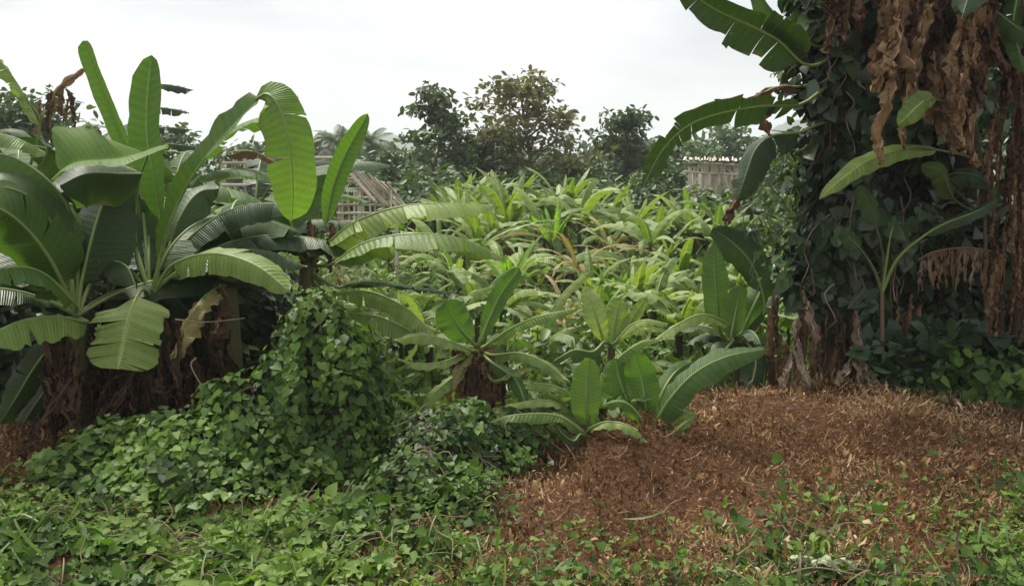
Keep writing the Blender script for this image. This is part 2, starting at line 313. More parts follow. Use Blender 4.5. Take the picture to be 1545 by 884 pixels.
# air
def haze():
    m, n, N, L = newmat('haze'); v = N.new('ShaderNodeVolumePrincipled'); v.inputs['Color'].default_value = (0.93, 0.96, 1.0, 1); v.inputs['Density'].default_value = HAZE; v.inputs['Anisotropy'].default_value = 0.2
    o = N.new('ShaderNodeOutputMaterial'); L.new(v.outputs[0], o.inputs['Volume'])
    mb = MB(); mb.box((0, 600, 33), Vector((900, 0, 0)), Vector((0, 650, 0)), Vector((0, 0, 42))); o = link('haze', mb.mesh('haze', False), m); tag(o, 'thin pale haze in the air over the field', 'haze', kind='stuff')
HAZE = 0.0010
haze()
# ------------------------------------------------------------------ leaves
def sm(a): return a*a*(3-2*a)
def leaf_data(pts, Wd, nrm, fold=0.35, curl=0.5, tears=0, nu=26, nv=4, seed=0, tip=0.5, ripple=0.012, crumple=0.0, base=0.16, asym=1.0, rag=1.0):
    """pts midrib; Wd half width; nrm upper-face normal hint; fold = angle each half drops; curl = extra drop at the margin."""
    rs = random.Random(seed)
    mid = catmull(pts, nu*2); n2 = len(mid)-1
    nrm = [Vector(q) for q in nrm] if isinstance(nrm, (list, tuple)) and hasattr(nrm[0], '__len__') else [Vector(nrm)]
    fr = []
    for i, p in enumerate(mid):
        t = (mid[min(i+1, n2)]-mid[max(i-1, 0)]).normalized()
        nn = nrm[0] if len(nrm) == 1 else nrm[0].lerp(nrm[-1], i/n2)
        s = t.cross(nn)
        s = s.normalized() if s.length > 1e-4 else Vector((1, 0, 0)); fr.append((p, t, s, s.cross(t)))
    def at(u):
        f = min(max(u, 0), 1)*n2; i = min(int(f), n2-1); a = f-i
        A, B = fr[i], fr[i+1]; return [A[k].lerp(B[k], a) for k in range(4)]
    V = []; Fq = []; UV = []
    def prof(u):
        a = math.sqrt(max(0, 1-(1-min(u/base, 1))**2)) if base > 0 else 1
        k = max((u-(1-tip))/tip, 0); b = max(0, 1-k**2.1)**0.62
        return max(a*b, 0.012)
    o3 = Vector((seed*1.37 % 17, seed*0.71 % 13, 3))
    for sd_ in (-1, 1):
        cuts = sorted(rs.uniform(0.08, 0.95) for _ in range(tears)); ed = [0]+cuts+[1]
        for k in range(len(ed)-1):
            u0, u1 = ed[k], ed[k+1]
            if u1-u0 < 0.012: continue
            m = max(2, int(round((u1-u0)*nu))); c = (u0+u1)/2
            da = rs.gauss(0, 0.16) if tears else 0; wf = rs.uniform(0.86, 1.04) if tears else 1; gp = (0.015+0.42*rs.random()**2.5)*rag if tears else 0; wf = wf**(1+2*(rag-1))
            b0 = len(V)
            for i in range(m+1):
                u = u0+(u1-u0)*i/m; wdt = Wd*prof(u)*wf*(asym if sd_ > 0 else 1)*(1+0.14*mn.noise(Vector((u*6, sd_*4, seed*1.3)))+0.05*mn.noise(Vector((u*27, sd_*4, seed*2.3))))
                p, t, s, nn = at(u)
                q = p.copy(); st = wdt/nv
                for j in range(nv+1):
                    v = j/nv
                    if j:
                        a = fold+da*min(1, v*1.5)+curl*(v-0.5/nv)
                        q = q + (s*(sd_*math.cos(a)) - nn*math.sin(a))*st + t*(st*0.22)
                    r = q + nn*(ripple*v*v*(math.sin(u*17+seed+sd_*2+5*mn.noise(Vector((u*4, sd_*3, seed))))+0.5*math.sin(u*41+seed+4*mn.noise(Vector((u*9, sd_*3, seed))))))
                    r = r + t*((c-u)*gp*v**1.4*Wd*4*0.5)
                    if crumple:
                        h = Vector((u*5.5, v*2.5*sd_, 0))+o3
                        r = r + Vector((mn.noise(h), mn.noise(h+Vector((9, 0, 0))), mn.noise(h+Vector((0, 9, 0)))))*crumple
                        h = h*3; r = r + Vector((mn.noise(h), mn.noise(h+Vector((9, 0, 0))), mn.noise(h+Vector((0, 9, 0)))))*crumple*0.35
                    V.append(r); UV.append((u, 0.5+0.5*v*sd_))
            for i in range(m):
                for j in range(nv):
                    a = b0+i*(nv+1)+j
                    f = (a, a+1, a+nv+2, a+nv+1); Fq.append(f if sd_ < 0 else f[::-1])
    return V, Fq, UV
SEED = [100]
def ns():
    SEED[0] += 1; return SEED[0]
UP = (0, -0.25, 1)
def add_leaf(par, pts, Wd, nrm=UP, mat='mature', pet=None, rib='rib', ribr=0.011, name='leaf', withrib=True, label=None, **kw):
    sd_ = kw.pop('seed', None) or ns()
    V, Fc, uv = leaf_data(pts, Wd, nrm, seed=sd_, **kw)
    o = link(name, mesh_np(name, V, Fc, uv), M[mat], par)
    if label: o['label'] = label
    if withrib:
        pp = (list(pet) if pet else []) + [Vector(p) for p in pts]
        path = catmull(pp, 26); n = len(path)-1
        npet = len(pet) if pet else 0
        nn = Vector(nrm[0]) if hasattr(nrm[0], '__len__') else Vector(nrm)
        nn = nn.normalized()
        path = [p - nn*0.004 for p in path]
        rr = [ribr*(1.5 if npet else 1)*(1-0.85*i/n) for i in range(n+1)]
        Vt, Ft, ut = tube_data(path, rr, 5)
        me = mesh_np('midrib', Vt, Ft, ut, [random.Random(sd_).random()]*len(Vt))
        link('midrib', me, M[rib], o)
    return o
def stem_part(par, p0, p1, r0, r1, mat='stem', name='pseudostem', seed=None, lean=0.0):
    sd_ = seed or ns(); rs = random.Random(sd_)
    p0 = Vector(p0); p1 = Vector(p1); ns_ = 14; n = 14
    V = []; uv = []
    for i in range(n+1):
        t = i/n; c = p0.lerp(p1, t)+Vector((lean*math.sin(t*3.14), 0, 0)); r = r0+(r1-r0)*t
        for k in range(ns_):
            a = 2*math.pi*k/ns_
            q = r*(1+0.10*math.sin(a*3+t*2+sd_)+0.10*mn.noise(Vector((math.cos(a)*2, math.sin(a)*2, t*3+sd_))))
            V.append(c+Vector((q*math.cos(a), q*math.sin(a), 0))); uv.append((t, k/ns_))
    Fc = [(i*ns_+k, i*ns_+(k+1) % ns_, (i+1)*ns_+(k+1) % ns_, (i+1)*ns_+k) for i in range(n) for k in range(ns_)]
    return link(name, mesh_np(name, V, Fc, uv, [rs.random()]*len(V)), M[mat], par)
def auto_leaf_path(c, az, el, L, bend, n=6, twist=0.0):
    """arching midrib from c; el elevation at base; bend = total angle it falls through"""
    pts = [Vector(c)]; e = el; a = az
    for i in range(n):
        e2 = e-bend*((i+0.5)/n)**1.2; a += twist/n
        pts.append(pts[-1]+Vector((math.cos(a)*math.cos(e2), math.sin(a)*math.cos(e2), math.sin(e2)))*(L/n))
    return pts

# ------------------------------------------------------------------ scatter (stuff and foliage)
HEART = np.array([(0, 0.0, 0), (-0.30, -0.14, 0.05), (-0.52, 0.14, 0.10), (-0.40, 0.50, 0.08), (0, 1.0, -0.12), (0.40, 0.50, 0.08), (0.52, 0.14, 0.10), (0.30, -0.14, 0.05), (0, 0.42, 0.0)])
HEART_F = np.array([(0, 1, 2, 8), (8, 2, 3, 4), (8, 4, 5, 6), (0, 8, 6, 7)])
OVAL = np.array([(0, 0, 0), (-0.26, 0.3, 0.05), (-0.2, 0.75, 0.03), (0, 1, -0.10), (0.2, 0.75, 0.03), (0.26, 0.3, 0.05), (0, 0.5, -0.02)])
OVAL_F = np.array([(0, 6, 2, 1), (6, 3, 2, 2), (0, 5, 4, 6), (6, 4, 3, 3)])
OVAL = np.array([(0, 0, 0), (-0.24, 0.25, 0.06), (-0.22, 0.70, 0.04), (0, 1, -0.10), (0.22, 0.70, 0.04), (0.24, 0.25, 0.06)])
OVAL_F = np.array([(0, 3, 2, 1), (0, 5, 4, 3)])
def strip(n, w, curl, z0=0):
    V = []; Fc = []
    x = y = 0.0; a = 0.0
    for i in range(n+1):
        t = i/n; ww = w*(0.3+0.7*math.sin(math.pi*(0.1+0.8*t)))
        V += [(-ww, x, y), (ww, x, y)]; a += curl/n; x += math.cos(a)/n; y += math.sin(a)/n
    for i in range(n): Fc.append((2*i, 2*i+1, 2*i+3, 2*i+2))
    return np.array(V), np.array(Fc)
TRI = np.concatenate([OVAL*.75, np.stack([OVAL[:, 0]*.2+OVAL[:, 1]*.62, OVAL[:, 1]*.25-OVAL[:, 0]*.6, OVAL[:, 2]], 1), np.stack([OVAL[:, 0]*.2-OVAL[:, 1]*.62, OVAL[:, 1]*.25+OVAL[:, 0]*.6, OVAL[:, 2]], 1)])
TRI_F = np.concatenate([OVAL_F, OVAL_F+6, OVAL_F+12])
def frames(nrm, up, rng, tilt, spin):
    """leaf frames: local z ~ nrm (with tilt), local y ~ up projected (with spin)"""
    n = nrm + rng.normal(0, tilt, nrm.shape); n /= np.linalg.norm(n, axis=1, keepdims=True)
    u = up + rng.normal(0, spin, nrm.shape); y = u - n*(u*n).sum(1, keepdims=True); y /= np.linalg.norm(y, axis=1, keepdims=True)+1e-9
    x = np.cross(y, n); return np.stack([x, y, n], 2)       # columns
def scatter(tpls, pos, R, sc, rng, rnd=None, warp=0.0):
    """tpls list of (V,F); returns big mesh arrays"""
    Vs = []; Fs = []; Rs = []; off = 0; N_ = len(pos); ch = rng.integers(0, len(tpls), N_)
    if rnd is None: rnd = rng.random(N_)
    for k, (tv, tf) in enumerate(tpls):
        m = np.where(ch == k)[0]
        if not len(m): continue
        v = tv[None]*sc[m, None, None]
        if warp: v = v*rng.uniform(1-warp, 1+warp, (len(m), 1, 3))
        v = np.einsum('nij,nkj->nki', R[m], v)+pos[m, None]
        Vs.append(v.reshape(-1, 3)); Fs.append((tf[None]+np.arange(len(m))[:, None, None]*len(tv)+off).reshape(-1, tf.shape[1]))
        Rs.append(np.repeat(rnd[m], len(tv))); off += len(m)*len(tv)
    return np.concatenate(Vs), np.concatenate(Fs), np.concatenate(Rs)
def grad_n(fn, x, y, e=0.03):
    dx = (fn(x+e, y)-fn(x-e, y))/(2*e); dy = (fn(x, y+e)-fn(x, y-e))/(2*e)
    n = np.stack([-dx, -dy, np.ones_like(x)], 1); return n/np.linalg.norm(n, axis=1, keepdims=True)
def vnoise(x, y, f, s=0.0):
    return np.array([mn.noise(Vector((a*f+s, b*f-s, s))) for a, b in zip(x, y)])
def pix(x, y, z):
    vx = x; vy = y; vz = z-CAMZ
    fw = vy*math.cos(PITCH)-vz*math.sin(PITCH); up = vy*math.sin(PITCH)+vz*math.cos(PITCH)
    return W0/2+F*vx/fw, H0/2-F*up/fw

# ---- foreground leafy cover, left and patches on the right
rng = np.random.default_rng(5)
def cover_mask(x, y):
    px, py = pix(x, y, Hn(x, y))
    nz = vnoise(x, y, 2.2, 3.1)*60
    left = 1/(1+np.exp((px-735+nz)/14))*(1/(1+np.exp(-(py-758+nz*0.4+np.clip(px-150, 0, 500)*0.07)/10)))
    p2 = 1/(1+np.exp(-(py-838+nz*0.9)/9))*(1/(1+np.exp(-(px-1040+nz*0.5)/20)))*(1/(1+np.exp((px-1260+nz)/45)))*0.95
    p3 = 1/(1+np.exp(-(py-876+nz*0.7)/8))*0.3
    p4 = 1/(1+np.exp(-(px-1460+nz)/22))*(1/(1+np.exp(-(py-735)/12)))*0.3
    p5 = 1/(1+np.exp(-(py-822+nz)/14))*(1/(1+np.exp(-(px-1330+nz)/30)))*0.08
    p6 = np.exp(-((px-900)/60)**2-((py-820)/30)**2)*0.2 + np.exp(-((px-1290)/110)**2-((py-775)/35)**2)*0.2
    left = left*(1-1.0*np.exp(-(((px-505)/75)**2+((py-757)/32)**2)**2))*(1-0.7*np.exp(-((px-235)/70)**2-((py-800)/14)**2))
    return np.clip(left+1.5*p2+1.6*p3+1.5*p4+1.8*p5+1.3*p6, 0, 1)
def cover():
    n = 90000; x = rng.uniform(-3.6, 3.4, n); y = rng.uniform(3.3, 6.0, n)
    m = rng.random(n) < cover_mask(x, y); x = x[m]; y = y[m]
    b = vnoise(x, y, 1.6, 1.0)
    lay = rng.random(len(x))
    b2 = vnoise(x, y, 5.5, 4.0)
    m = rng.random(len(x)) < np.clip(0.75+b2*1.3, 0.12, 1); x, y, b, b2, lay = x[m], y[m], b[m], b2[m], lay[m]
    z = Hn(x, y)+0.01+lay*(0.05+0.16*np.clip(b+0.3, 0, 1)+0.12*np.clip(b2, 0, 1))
    px, py = pix(x, y, z)
    nr = grad_n(Hn, x, y)+np.array([0, -0.25, 0])
    up = np.stack([rng.normal(0, 0.7, len(x)), -np.ones(len(x)), np.zeros(len(x))], 1)
    R = frames(nr, up, rng, 0.48, 0.9)
    sc = (0.018+0.062*rng.random(len(x))**1.9)*np.where(px > 720, 0.78, 1)*(0.85+0.5*np.clip(vnoise(x, y, 1.1, 7)+0.2, 0, 1))
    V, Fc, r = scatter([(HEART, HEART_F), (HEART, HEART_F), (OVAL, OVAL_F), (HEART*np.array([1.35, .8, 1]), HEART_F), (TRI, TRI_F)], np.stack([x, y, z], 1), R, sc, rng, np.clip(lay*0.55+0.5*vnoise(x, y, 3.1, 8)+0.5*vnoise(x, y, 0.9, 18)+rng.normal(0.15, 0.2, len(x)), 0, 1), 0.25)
    o = link('ground_cover', mesh_np('ground_cover', V, Fc, None, r), M['cover']); tag(o, kind='stuff')
    o['label'] = 'low heart-leaved creeper carpeting the foreground soil'
    o['category'] = 'ground cover'
cover()
def cover_extras():
    n = 2400; x = rng.uniform(-3.4, 3.2, n); y = rng.uniform(3.4, 5.9, n); m = rng.random(n) < cover_mask(x, y)*np.clip(0.3+1.6*vnoise(x, y, 1.4, 33), 0, 1); x = x[m]; y = y[m]; n = len(x)
    R = frames(np.tile([0., -1., .3], (n, 1)), rng.normal(0, .5, (n, 3))+np.array([0, 0, 1.]), rng, 0.6, 0.2)
    V, Fc, r = scatter([strip(5, 0.022, 1.0), strip(5, 0.018, -1.2), strip(5, 0.03, 1.8)], np.stack([x, y, Hn(x, y)+0.04], 1), R, rng.uniform(0.12, 0.28, n), rng, None, 0.2)
    o = link('grass', mesh_np('grass', V, Fc, None, r), M['under']); tag(o, 'thin green grass blades poking up through the foreground creeper', 'grass', kind='stuff')
    mb = MB()
    for _ in range(170):
        a = rng.uniform(-3.0, 2.4); b = rng.uniform(3.7, 5.6)
        if float(cover_mask(np.array([a]), np.array([b]))[0]) < .4: continue
        d = rng.uniform(0, 6.28); pts = []
        for k in range(6):
            pts.append(Vector((a, b, H(a, b)+0.07+rng.random()*.09))); d += rng.normal(0, .5); a += .08*math.cos(d); b += .08*math.sin(d)
        mb.tube(catmull(pts, 14), 0.0028, 4, rng.random())
    o = link('runners', mb.mesh('runners'), M['twig']); tag(o, 'thin tangled runners of the foreground creeper', 'creeper stems', kind='stuff')
cover_extras()
# ---- vine heap
def heap(name, fn, x0, x1, y0, y1, n, mat, label, scr, hmin, stems=True):
    rg = np.random.default_rng(hash(label) % 1000 if False else len(label))
    root = empty(name, ((x0+x1)/2, (y0+y1)/2, H((x0+x1)/2, (y0+y1)/2)), label, 'vine')
    f = lambda x, y: Hn(x, y)+fn(x, y)
    gx = np.linspace(x0, x1, 70); gy = np.linspace(y0, y1, 60); GX, GY = np.meshgrid(gx, gy)
    GZ = f(GX, GY)*1.0 - 0.07
    ii = np.arange(GX.size).reshape(GX.shape); q = np.stack([ii[:-1, :-1], ii[:-1, 1:], ii[1:, 1:], ii[1:, :-1]], -1).reshape(-1, 4)
    zf = fn(GX, GY).ravel(); keep = (zf[q].min(1) > 0.03)
    link('matted_stems', mesh_np('matted_stems', np.stack([GX, GY, GZ], -1).reshape(-1, 3), q[keep], None, np.full(GX.size, 0.4)), M['core'], root)
    x = rg.uniform(x0, x1, n*3); y = rg.uniform(y0, y1, n*3)
    nr = grad_n(f, x, y); zz = fn(x, y)
    pr = 1/np.clip(nr[:, 2], 0.18, 1)*0.25
    m = (rg.random(n*3) < pr) & (zz > hmin*(0.6+0.8*rg.random(n*3))); x = x[m]; y = y[m]; nr = nr[m]
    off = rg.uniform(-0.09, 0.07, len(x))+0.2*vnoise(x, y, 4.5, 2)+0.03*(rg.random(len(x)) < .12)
    pos = np.stack([x, y, f(x, y)], 1)+nr*off[:, None]
    dn = np.array([0, -0.5, -1.0])+nr*0.6
    R = frames(nr+np.array([0, -0.15, 0.45]), dn+0*nr, rg, 0.42, 0.6)
    sc = scr[0]+(scr[1]-scr[0])*rg.random(len(x))**1.5
    V, Fc, r = scatter([(HEART, HEART_F)], pos, R, sc, rg, np.clip(0.38+off*2.5+0.4*vnoise(x, y, 2.3, 6)+rg.normal(0, 0.18, len(x)), 0, 1), 0.25)  # deeper leaves get darker colour: shade of the gaps painted into the tone
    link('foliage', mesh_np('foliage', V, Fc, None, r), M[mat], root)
    made = 0
    for _ in range(40):
        mb = MB(); a = rg.uniform(x0+.3, x1-.3); b = rg.uniform(y0+.2, y1-.2)
        if float(fn(a, b)) < 0.12: continue
        p = Vector((a, b, float(f(a, b)))); pts = [p]
        for k in range(4): 
            dx = rg.normal(0, 0.08); dy = -rg.uniform(0.01, 0.1); q_ = pts[-1]+Vector((dx, dy, 0)); q_.z = float(f(q_.x, q_.y))+0.05+rg.normal(0, 0.03); pts.append(q_)
        mb.tube(catmull(pts, 10), 0.0035, 4, rg.random()); link('stem', mb.mesh('stem'), M['twig'], root)
    return root
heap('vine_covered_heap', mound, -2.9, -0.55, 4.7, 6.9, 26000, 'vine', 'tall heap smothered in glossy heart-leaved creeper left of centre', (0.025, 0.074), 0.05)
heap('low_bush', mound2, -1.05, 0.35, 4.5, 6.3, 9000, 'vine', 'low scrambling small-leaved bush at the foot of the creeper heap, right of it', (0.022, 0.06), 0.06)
# bright creeper running out to the left of the heap
def apron():
    n = 9500; x = rng.uniform(-3.4, -1.3, n); y = rng.uniform(4.6, 6.0, n); z0 = Hn(x, y)+mound(x, y)
    px, py = pix(x, y, z0); nz = vnoise(x, y, 2.5, 9)*40
    m = (rng.random(n) < 1/(1+np.exp(-(px-170+nz)/15))*1/(1+np.exp((px-345+nz)/30))*1/(1+np.exp((py-750)/10))) ; x = x[m]; y = y[m]; z0 = z0[m]
    f = lambda a, b: Hn(a, b)+mound(a, b)
    nr = grad_n(f, x, y); R = frames(nr+np.array([0, -0.2, 0.5]), np.array([0, -0.6, -0.6])+nr*0.5, rng, 0.3, 0.7)
    V, Fc, r = scatter([(HEART, HEART_F)], np.stack([x, y, z0], 1)+nr*rng.uniform(0.02, 0.11, (len(x), 1)), R, rng.uniform(0.025, 0.065, len(x)), rng, None, 0.25)
    o = link('creeper', mesh_np('creeper', V, Fc, None, r), M['vinelime']); tag(o, 'bright yellow-green creeper trailing down left from the heap to the ground', 'creeper', kind='stuff')
apron()
# ---- dry litter
def litter():
    n = 190000; x = rng.uniform(-4.2, 5.5, n); y = rng.uniform(3.3, 9.0, n)
    px, py = pix(x, y, Hn(x, y)); nz = vnoise(x, y, 1.7, 12)
    m = (px > -80) & (px < 1640) & (rng.random(n) < np.clip(0.9+nz, 0.25, 1)) & ((px > 420) | (py < 790)) & ~((px > 330) & (px < 730) & (py < 675)) 
    x = x[m]; y = y[m]; nz = nz[m]
    z = Hn(x, y)+rng.uniform(0.0, 0.05, len(x))**1.0+np.clip(nz, 0, 1)*0.07
    nr = grad_n(Hn, x, y); R = frames(nr, rng.normal(0, 1, (len(x), 3)), rng, 0.45, 1.0)
    t1 = strip(3, 0.10, 1.6); t2 = strip(3, 0.045, 0.9); t3 = strip(3, 0.15, 2.4); t4 = strip(2, 0.03, 0.4)
    sc = rng.uniform(0.018, 0.055, len(x))*np.where(rng.random(len(x)) < 0.05, 2.0, 1)*np.where(rng.random(len(x)) < 0.006, 1.7, 1)
    rn = np.clip(rng.beta(1.4, 2.4, len(x))+0.4*vnoise(x, y, 2.2, 4)+0.45*vnoise(x, y, 0.8, 14)-0.03, 0, 1)
    V, Fc, r = scatter([t1, t2, t3, t4, t2], np.stack([x, y, z], 1), R, sc, rng, rn, 0.3)
    o = link('dry_litter', mesh_np('dry_litter', V, Fc, None, r, smooth=False), M['litter']); tag(o, 'rust-brown dry leaf and stem litter over the bank', 'leaf litter', kind='stuff')
    # longer dry grass stalks
    n = 1500; x = rng.uniform(-0.3, 4.8, n); y = rng.uniform(3.5, 7.6, n)
    R = frames(np.tile([0., -0.2, 1.], (n, 1)), rng.normal(0, 1, (n, 3))+np.array([0, 0, 0.3]), rng, 0.5, 0.7)
    V, Fc, r = scatter([strip(5, 0.012, 1.2), strip(5, 0.016, -1.0), strip(5, 0.02, 2.2)], np.stack([x, y, Hn(x, y)+0.03], 1), R, rng.uniform(0.08, 0.24, n), rng, None, 0.2)
    o = link('dry_grass', mesh_np('dry_grass', V, Fc, None, r), M['twig']); tag(o, 'fine pale dry grass stalks lying through the brown litter', 'dry grass', kind='stuff')
litter()
# ---- undergrowth of the field and on the right
def under(name, n, xf, yr, mat, label, zr, scr, tpl, dens=1.0, nb=(0, -0.2, 0.6), seed=1):
    rg = np.random.default_rng(seed)
    y = rg.uniform(yr[0]**0.5, yr[1]**0.5, n)**2; lo, hi = xf; x = rg.uniform(lo, hi, n)*y
    z = Hn(x, np.clip(y, 0, 80))+zr[0]+rg.random(n)**1.3*(zr[1]-zr[0])*np.clip(0.75+vnoise(x, y, 0.8, seed), 0.15, 1.6)
    R = frames(np.tile(np.array(nb, float), (n, 1)), rg.normal(0, 1, (n, 3)), rg, 0.45, 0.6)
    V, Fc, r = scatter(tpl, np.stack([x, y, z], 1), R, rg.uniform(scr[0], scr[1], n)*(0.6+y/yr[1]*0.6), rg, None, 0.2)
    o = link(name, mesh_np(name, V, Fc, None, r), M[mat]); tag(o, label, 'undergrowth', kind='stuff'); return o
under('undergrowth', 26000, (-0.32, 0.36), (7.4, 34), 'under', 'mixed low weeds filling the ground between the field plants', (0.0, 0.55), (0.10, 0.30), [(OVAL, OVAL_F), strip(4, 0.10, 1.3), strip(4, 0.07, 1.8)])
under('weeds', 3800, (-0.17, 0.16), (6.1, 7.7), 'under', 'small mixed weeds round the stump and the suckers', (0.0, 0.22), (0.05, 0.13), [(OVAL, OVAL_F), (HEART, HEART_F), strip(4, 0.08, 1.3)], seed=6)
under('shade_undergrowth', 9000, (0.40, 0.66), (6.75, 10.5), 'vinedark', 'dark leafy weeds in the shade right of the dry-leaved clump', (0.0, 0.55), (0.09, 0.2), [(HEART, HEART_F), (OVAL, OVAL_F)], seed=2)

# ------------------------------------------------------------------ banana plants
def PP(l): return [P(*q) for q in l]
def wpx(w_, d): return w_/F*d
def hero(name, label, cat, base, crown, r0, r1, mat='stem', group=None, lean=0.0):
    """base, crown are (px,py,d); crown top of the pseudostem"""
    c = P(*crown); b = P(*base); b.z = H(b.x, b.y)-0.03
    e = empty(name, (b.x, b.y, H(b.x, b.y)), label, cat, group)
    stem_part(e, b, c, r0, r1, mat, lean=lean); return e, c
def L(par, l, wp, nrm=UP, mat='mature', pet=None, **kw):
    """leaf from pixel points; wp half width in px at the first point's depth"""
    pts = PP(l); d = sum(q[2] for q in l)/len(l)
    return add_leaf(par, pts, wpx(wp, d), nrm, mat, pet=PP(pet) if pet else None, **kw)
CAMF = (0, -1, 0.25)
def filler(e, c, n, Lr, W, mat, seed, el=(20, 75), bend=(1.0, 1.9), az=None, tears=3, **kw):
    rs = random.Random(seed); c = Vector(c)
    for k in range(n):
        a = rad(az[k]) if az else k*2.4+rs.uniform(-.4, .4)
        ev = rad(rs.uniform(*el)); Ln = rs.uniform(*Lr)
        pts = auto_leaf_path(c, a, ev, Ln, rs.uniform(*bend), 7)
        pt = [pts[0], pts[0].lerp(pts[1], .5)]
        add_leaf(e, pts[1:], W*rs.uniform(.85, 1.15), (0, 0, 1) if ev < 1.2 else (-math.cos(a), -math.sin(a), 0.5), mat, pet=pt, tears=rs.randint(max(0, tears-1), tears+2), fold=rs.uniform(.15, .5), curl=rs.uniform(.2, .6), nu=18, nv=3, seed=seed*50+k, **kw)

# --- plant A : far left, big
A, ca = hero('banana_plant', 'large banana plant at the left edge with broad dark overlapping blades', 'banana plant', (120, 660, 6.1), (116, 475, 6.1), 0.08, 0.05)
L(A, [(118, 400, 6.1), (112, 350, 6.1), (95, 300, 6.0), (60, 262, 5.9), (15, 235, 5.8), (-30, 232, 5.7)], 46, (0.5, -0.5, 1), 'mature', [(116, 470, 6.1)], tears=2)
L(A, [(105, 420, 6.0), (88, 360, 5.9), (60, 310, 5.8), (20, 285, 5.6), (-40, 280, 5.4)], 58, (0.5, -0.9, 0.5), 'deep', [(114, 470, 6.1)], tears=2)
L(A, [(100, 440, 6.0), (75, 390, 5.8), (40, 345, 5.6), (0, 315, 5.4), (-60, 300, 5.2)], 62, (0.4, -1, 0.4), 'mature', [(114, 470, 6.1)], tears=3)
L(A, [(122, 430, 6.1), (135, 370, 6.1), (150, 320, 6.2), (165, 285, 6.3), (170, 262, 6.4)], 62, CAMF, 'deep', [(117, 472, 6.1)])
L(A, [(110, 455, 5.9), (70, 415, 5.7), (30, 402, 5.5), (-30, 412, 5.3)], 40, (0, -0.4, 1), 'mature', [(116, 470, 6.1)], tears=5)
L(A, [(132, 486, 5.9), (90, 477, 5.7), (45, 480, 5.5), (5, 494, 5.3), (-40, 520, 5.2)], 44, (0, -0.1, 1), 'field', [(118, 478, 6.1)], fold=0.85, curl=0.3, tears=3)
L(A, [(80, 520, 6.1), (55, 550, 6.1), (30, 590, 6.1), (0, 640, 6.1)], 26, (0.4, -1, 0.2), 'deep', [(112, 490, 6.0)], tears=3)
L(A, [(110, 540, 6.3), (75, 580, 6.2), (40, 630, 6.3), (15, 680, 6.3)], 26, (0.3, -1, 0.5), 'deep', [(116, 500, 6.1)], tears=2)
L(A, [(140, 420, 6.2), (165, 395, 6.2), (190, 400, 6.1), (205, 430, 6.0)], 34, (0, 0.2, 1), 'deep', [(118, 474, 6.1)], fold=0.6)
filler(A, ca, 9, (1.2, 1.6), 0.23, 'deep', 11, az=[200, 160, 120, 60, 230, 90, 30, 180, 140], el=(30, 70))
# --- plant B : centre of the cluster
B, cb = hero('banana_plant', 'banana plant with two upright leaves against the sky and one hanging face-on', 'banana plant', (228, 680, 6.3), (226, 448, 6.3), 0.085, 0.05)
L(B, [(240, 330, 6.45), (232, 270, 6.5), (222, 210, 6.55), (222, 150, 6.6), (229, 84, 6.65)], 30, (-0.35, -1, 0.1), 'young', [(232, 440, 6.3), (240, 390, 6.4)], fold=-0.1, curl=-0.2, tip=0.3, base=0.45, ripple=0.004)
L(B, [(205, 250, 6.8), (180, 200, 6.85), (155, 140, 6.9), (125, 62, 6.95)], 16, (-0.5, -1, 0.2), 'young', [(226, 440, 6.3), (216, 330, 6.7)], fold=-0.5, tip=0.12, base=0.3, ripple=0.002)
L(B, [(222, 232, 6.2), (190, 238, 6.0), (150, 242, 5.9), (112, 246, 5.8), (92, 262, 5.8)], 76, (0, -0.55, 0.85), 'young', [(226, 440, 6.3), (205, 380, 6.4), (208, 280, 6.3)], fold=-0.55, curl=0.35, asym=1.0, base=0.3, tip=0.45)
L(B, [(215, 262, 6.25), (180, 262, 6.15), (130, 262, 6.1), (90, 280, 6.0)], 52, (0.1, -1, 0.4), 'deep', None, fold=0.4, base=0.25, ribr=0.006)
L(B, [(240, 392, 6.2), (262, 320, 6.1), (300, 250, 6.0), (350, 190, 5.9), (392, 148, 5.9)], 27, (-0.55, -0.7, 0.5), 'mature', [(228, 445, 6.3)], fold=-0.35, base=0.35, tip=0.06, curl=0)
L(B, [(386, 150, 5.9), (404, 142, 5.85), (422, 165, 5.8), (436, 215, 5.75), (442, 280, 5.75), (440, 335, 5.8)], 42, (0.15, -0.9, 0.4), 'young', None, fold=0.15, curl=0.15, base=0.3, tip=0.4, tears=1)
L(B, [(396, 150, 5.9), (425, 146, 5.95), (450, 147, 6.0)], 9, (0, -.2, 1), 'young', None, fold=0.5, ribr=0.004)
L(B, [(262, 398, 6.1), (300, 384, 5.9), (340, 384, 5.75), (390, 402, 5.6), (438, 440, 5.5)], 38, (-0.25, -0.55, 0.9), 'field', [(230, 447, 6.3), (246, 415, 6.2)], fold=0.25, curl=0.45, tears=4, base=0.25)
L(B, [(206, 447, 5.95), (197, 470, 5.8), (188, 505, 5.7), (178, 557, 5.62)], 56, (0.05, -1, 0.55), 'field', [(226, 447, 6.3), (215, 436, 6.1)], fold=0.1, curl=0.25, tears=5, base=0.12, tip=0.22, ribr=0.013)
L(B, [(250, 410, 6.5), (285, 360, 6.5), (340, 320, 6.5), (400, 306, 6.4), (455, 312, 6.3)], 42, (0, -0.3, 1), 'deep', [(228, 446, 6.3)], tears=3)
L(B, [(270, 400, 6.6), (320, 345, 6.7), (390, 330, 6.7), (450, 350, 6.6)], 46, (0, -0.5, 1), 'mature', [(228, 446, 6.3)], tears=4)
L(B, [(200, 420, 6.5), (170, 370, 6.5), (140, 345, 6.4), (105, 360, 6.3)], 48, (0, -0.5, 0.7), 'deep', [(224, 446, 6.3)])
L(B, [(215, 400, 6.6), (205, 340, 6.7), (210, 300, 6.7)], 40, (-0.2, -1, 0.1), 'deep', [(224, 446, 6.3)])
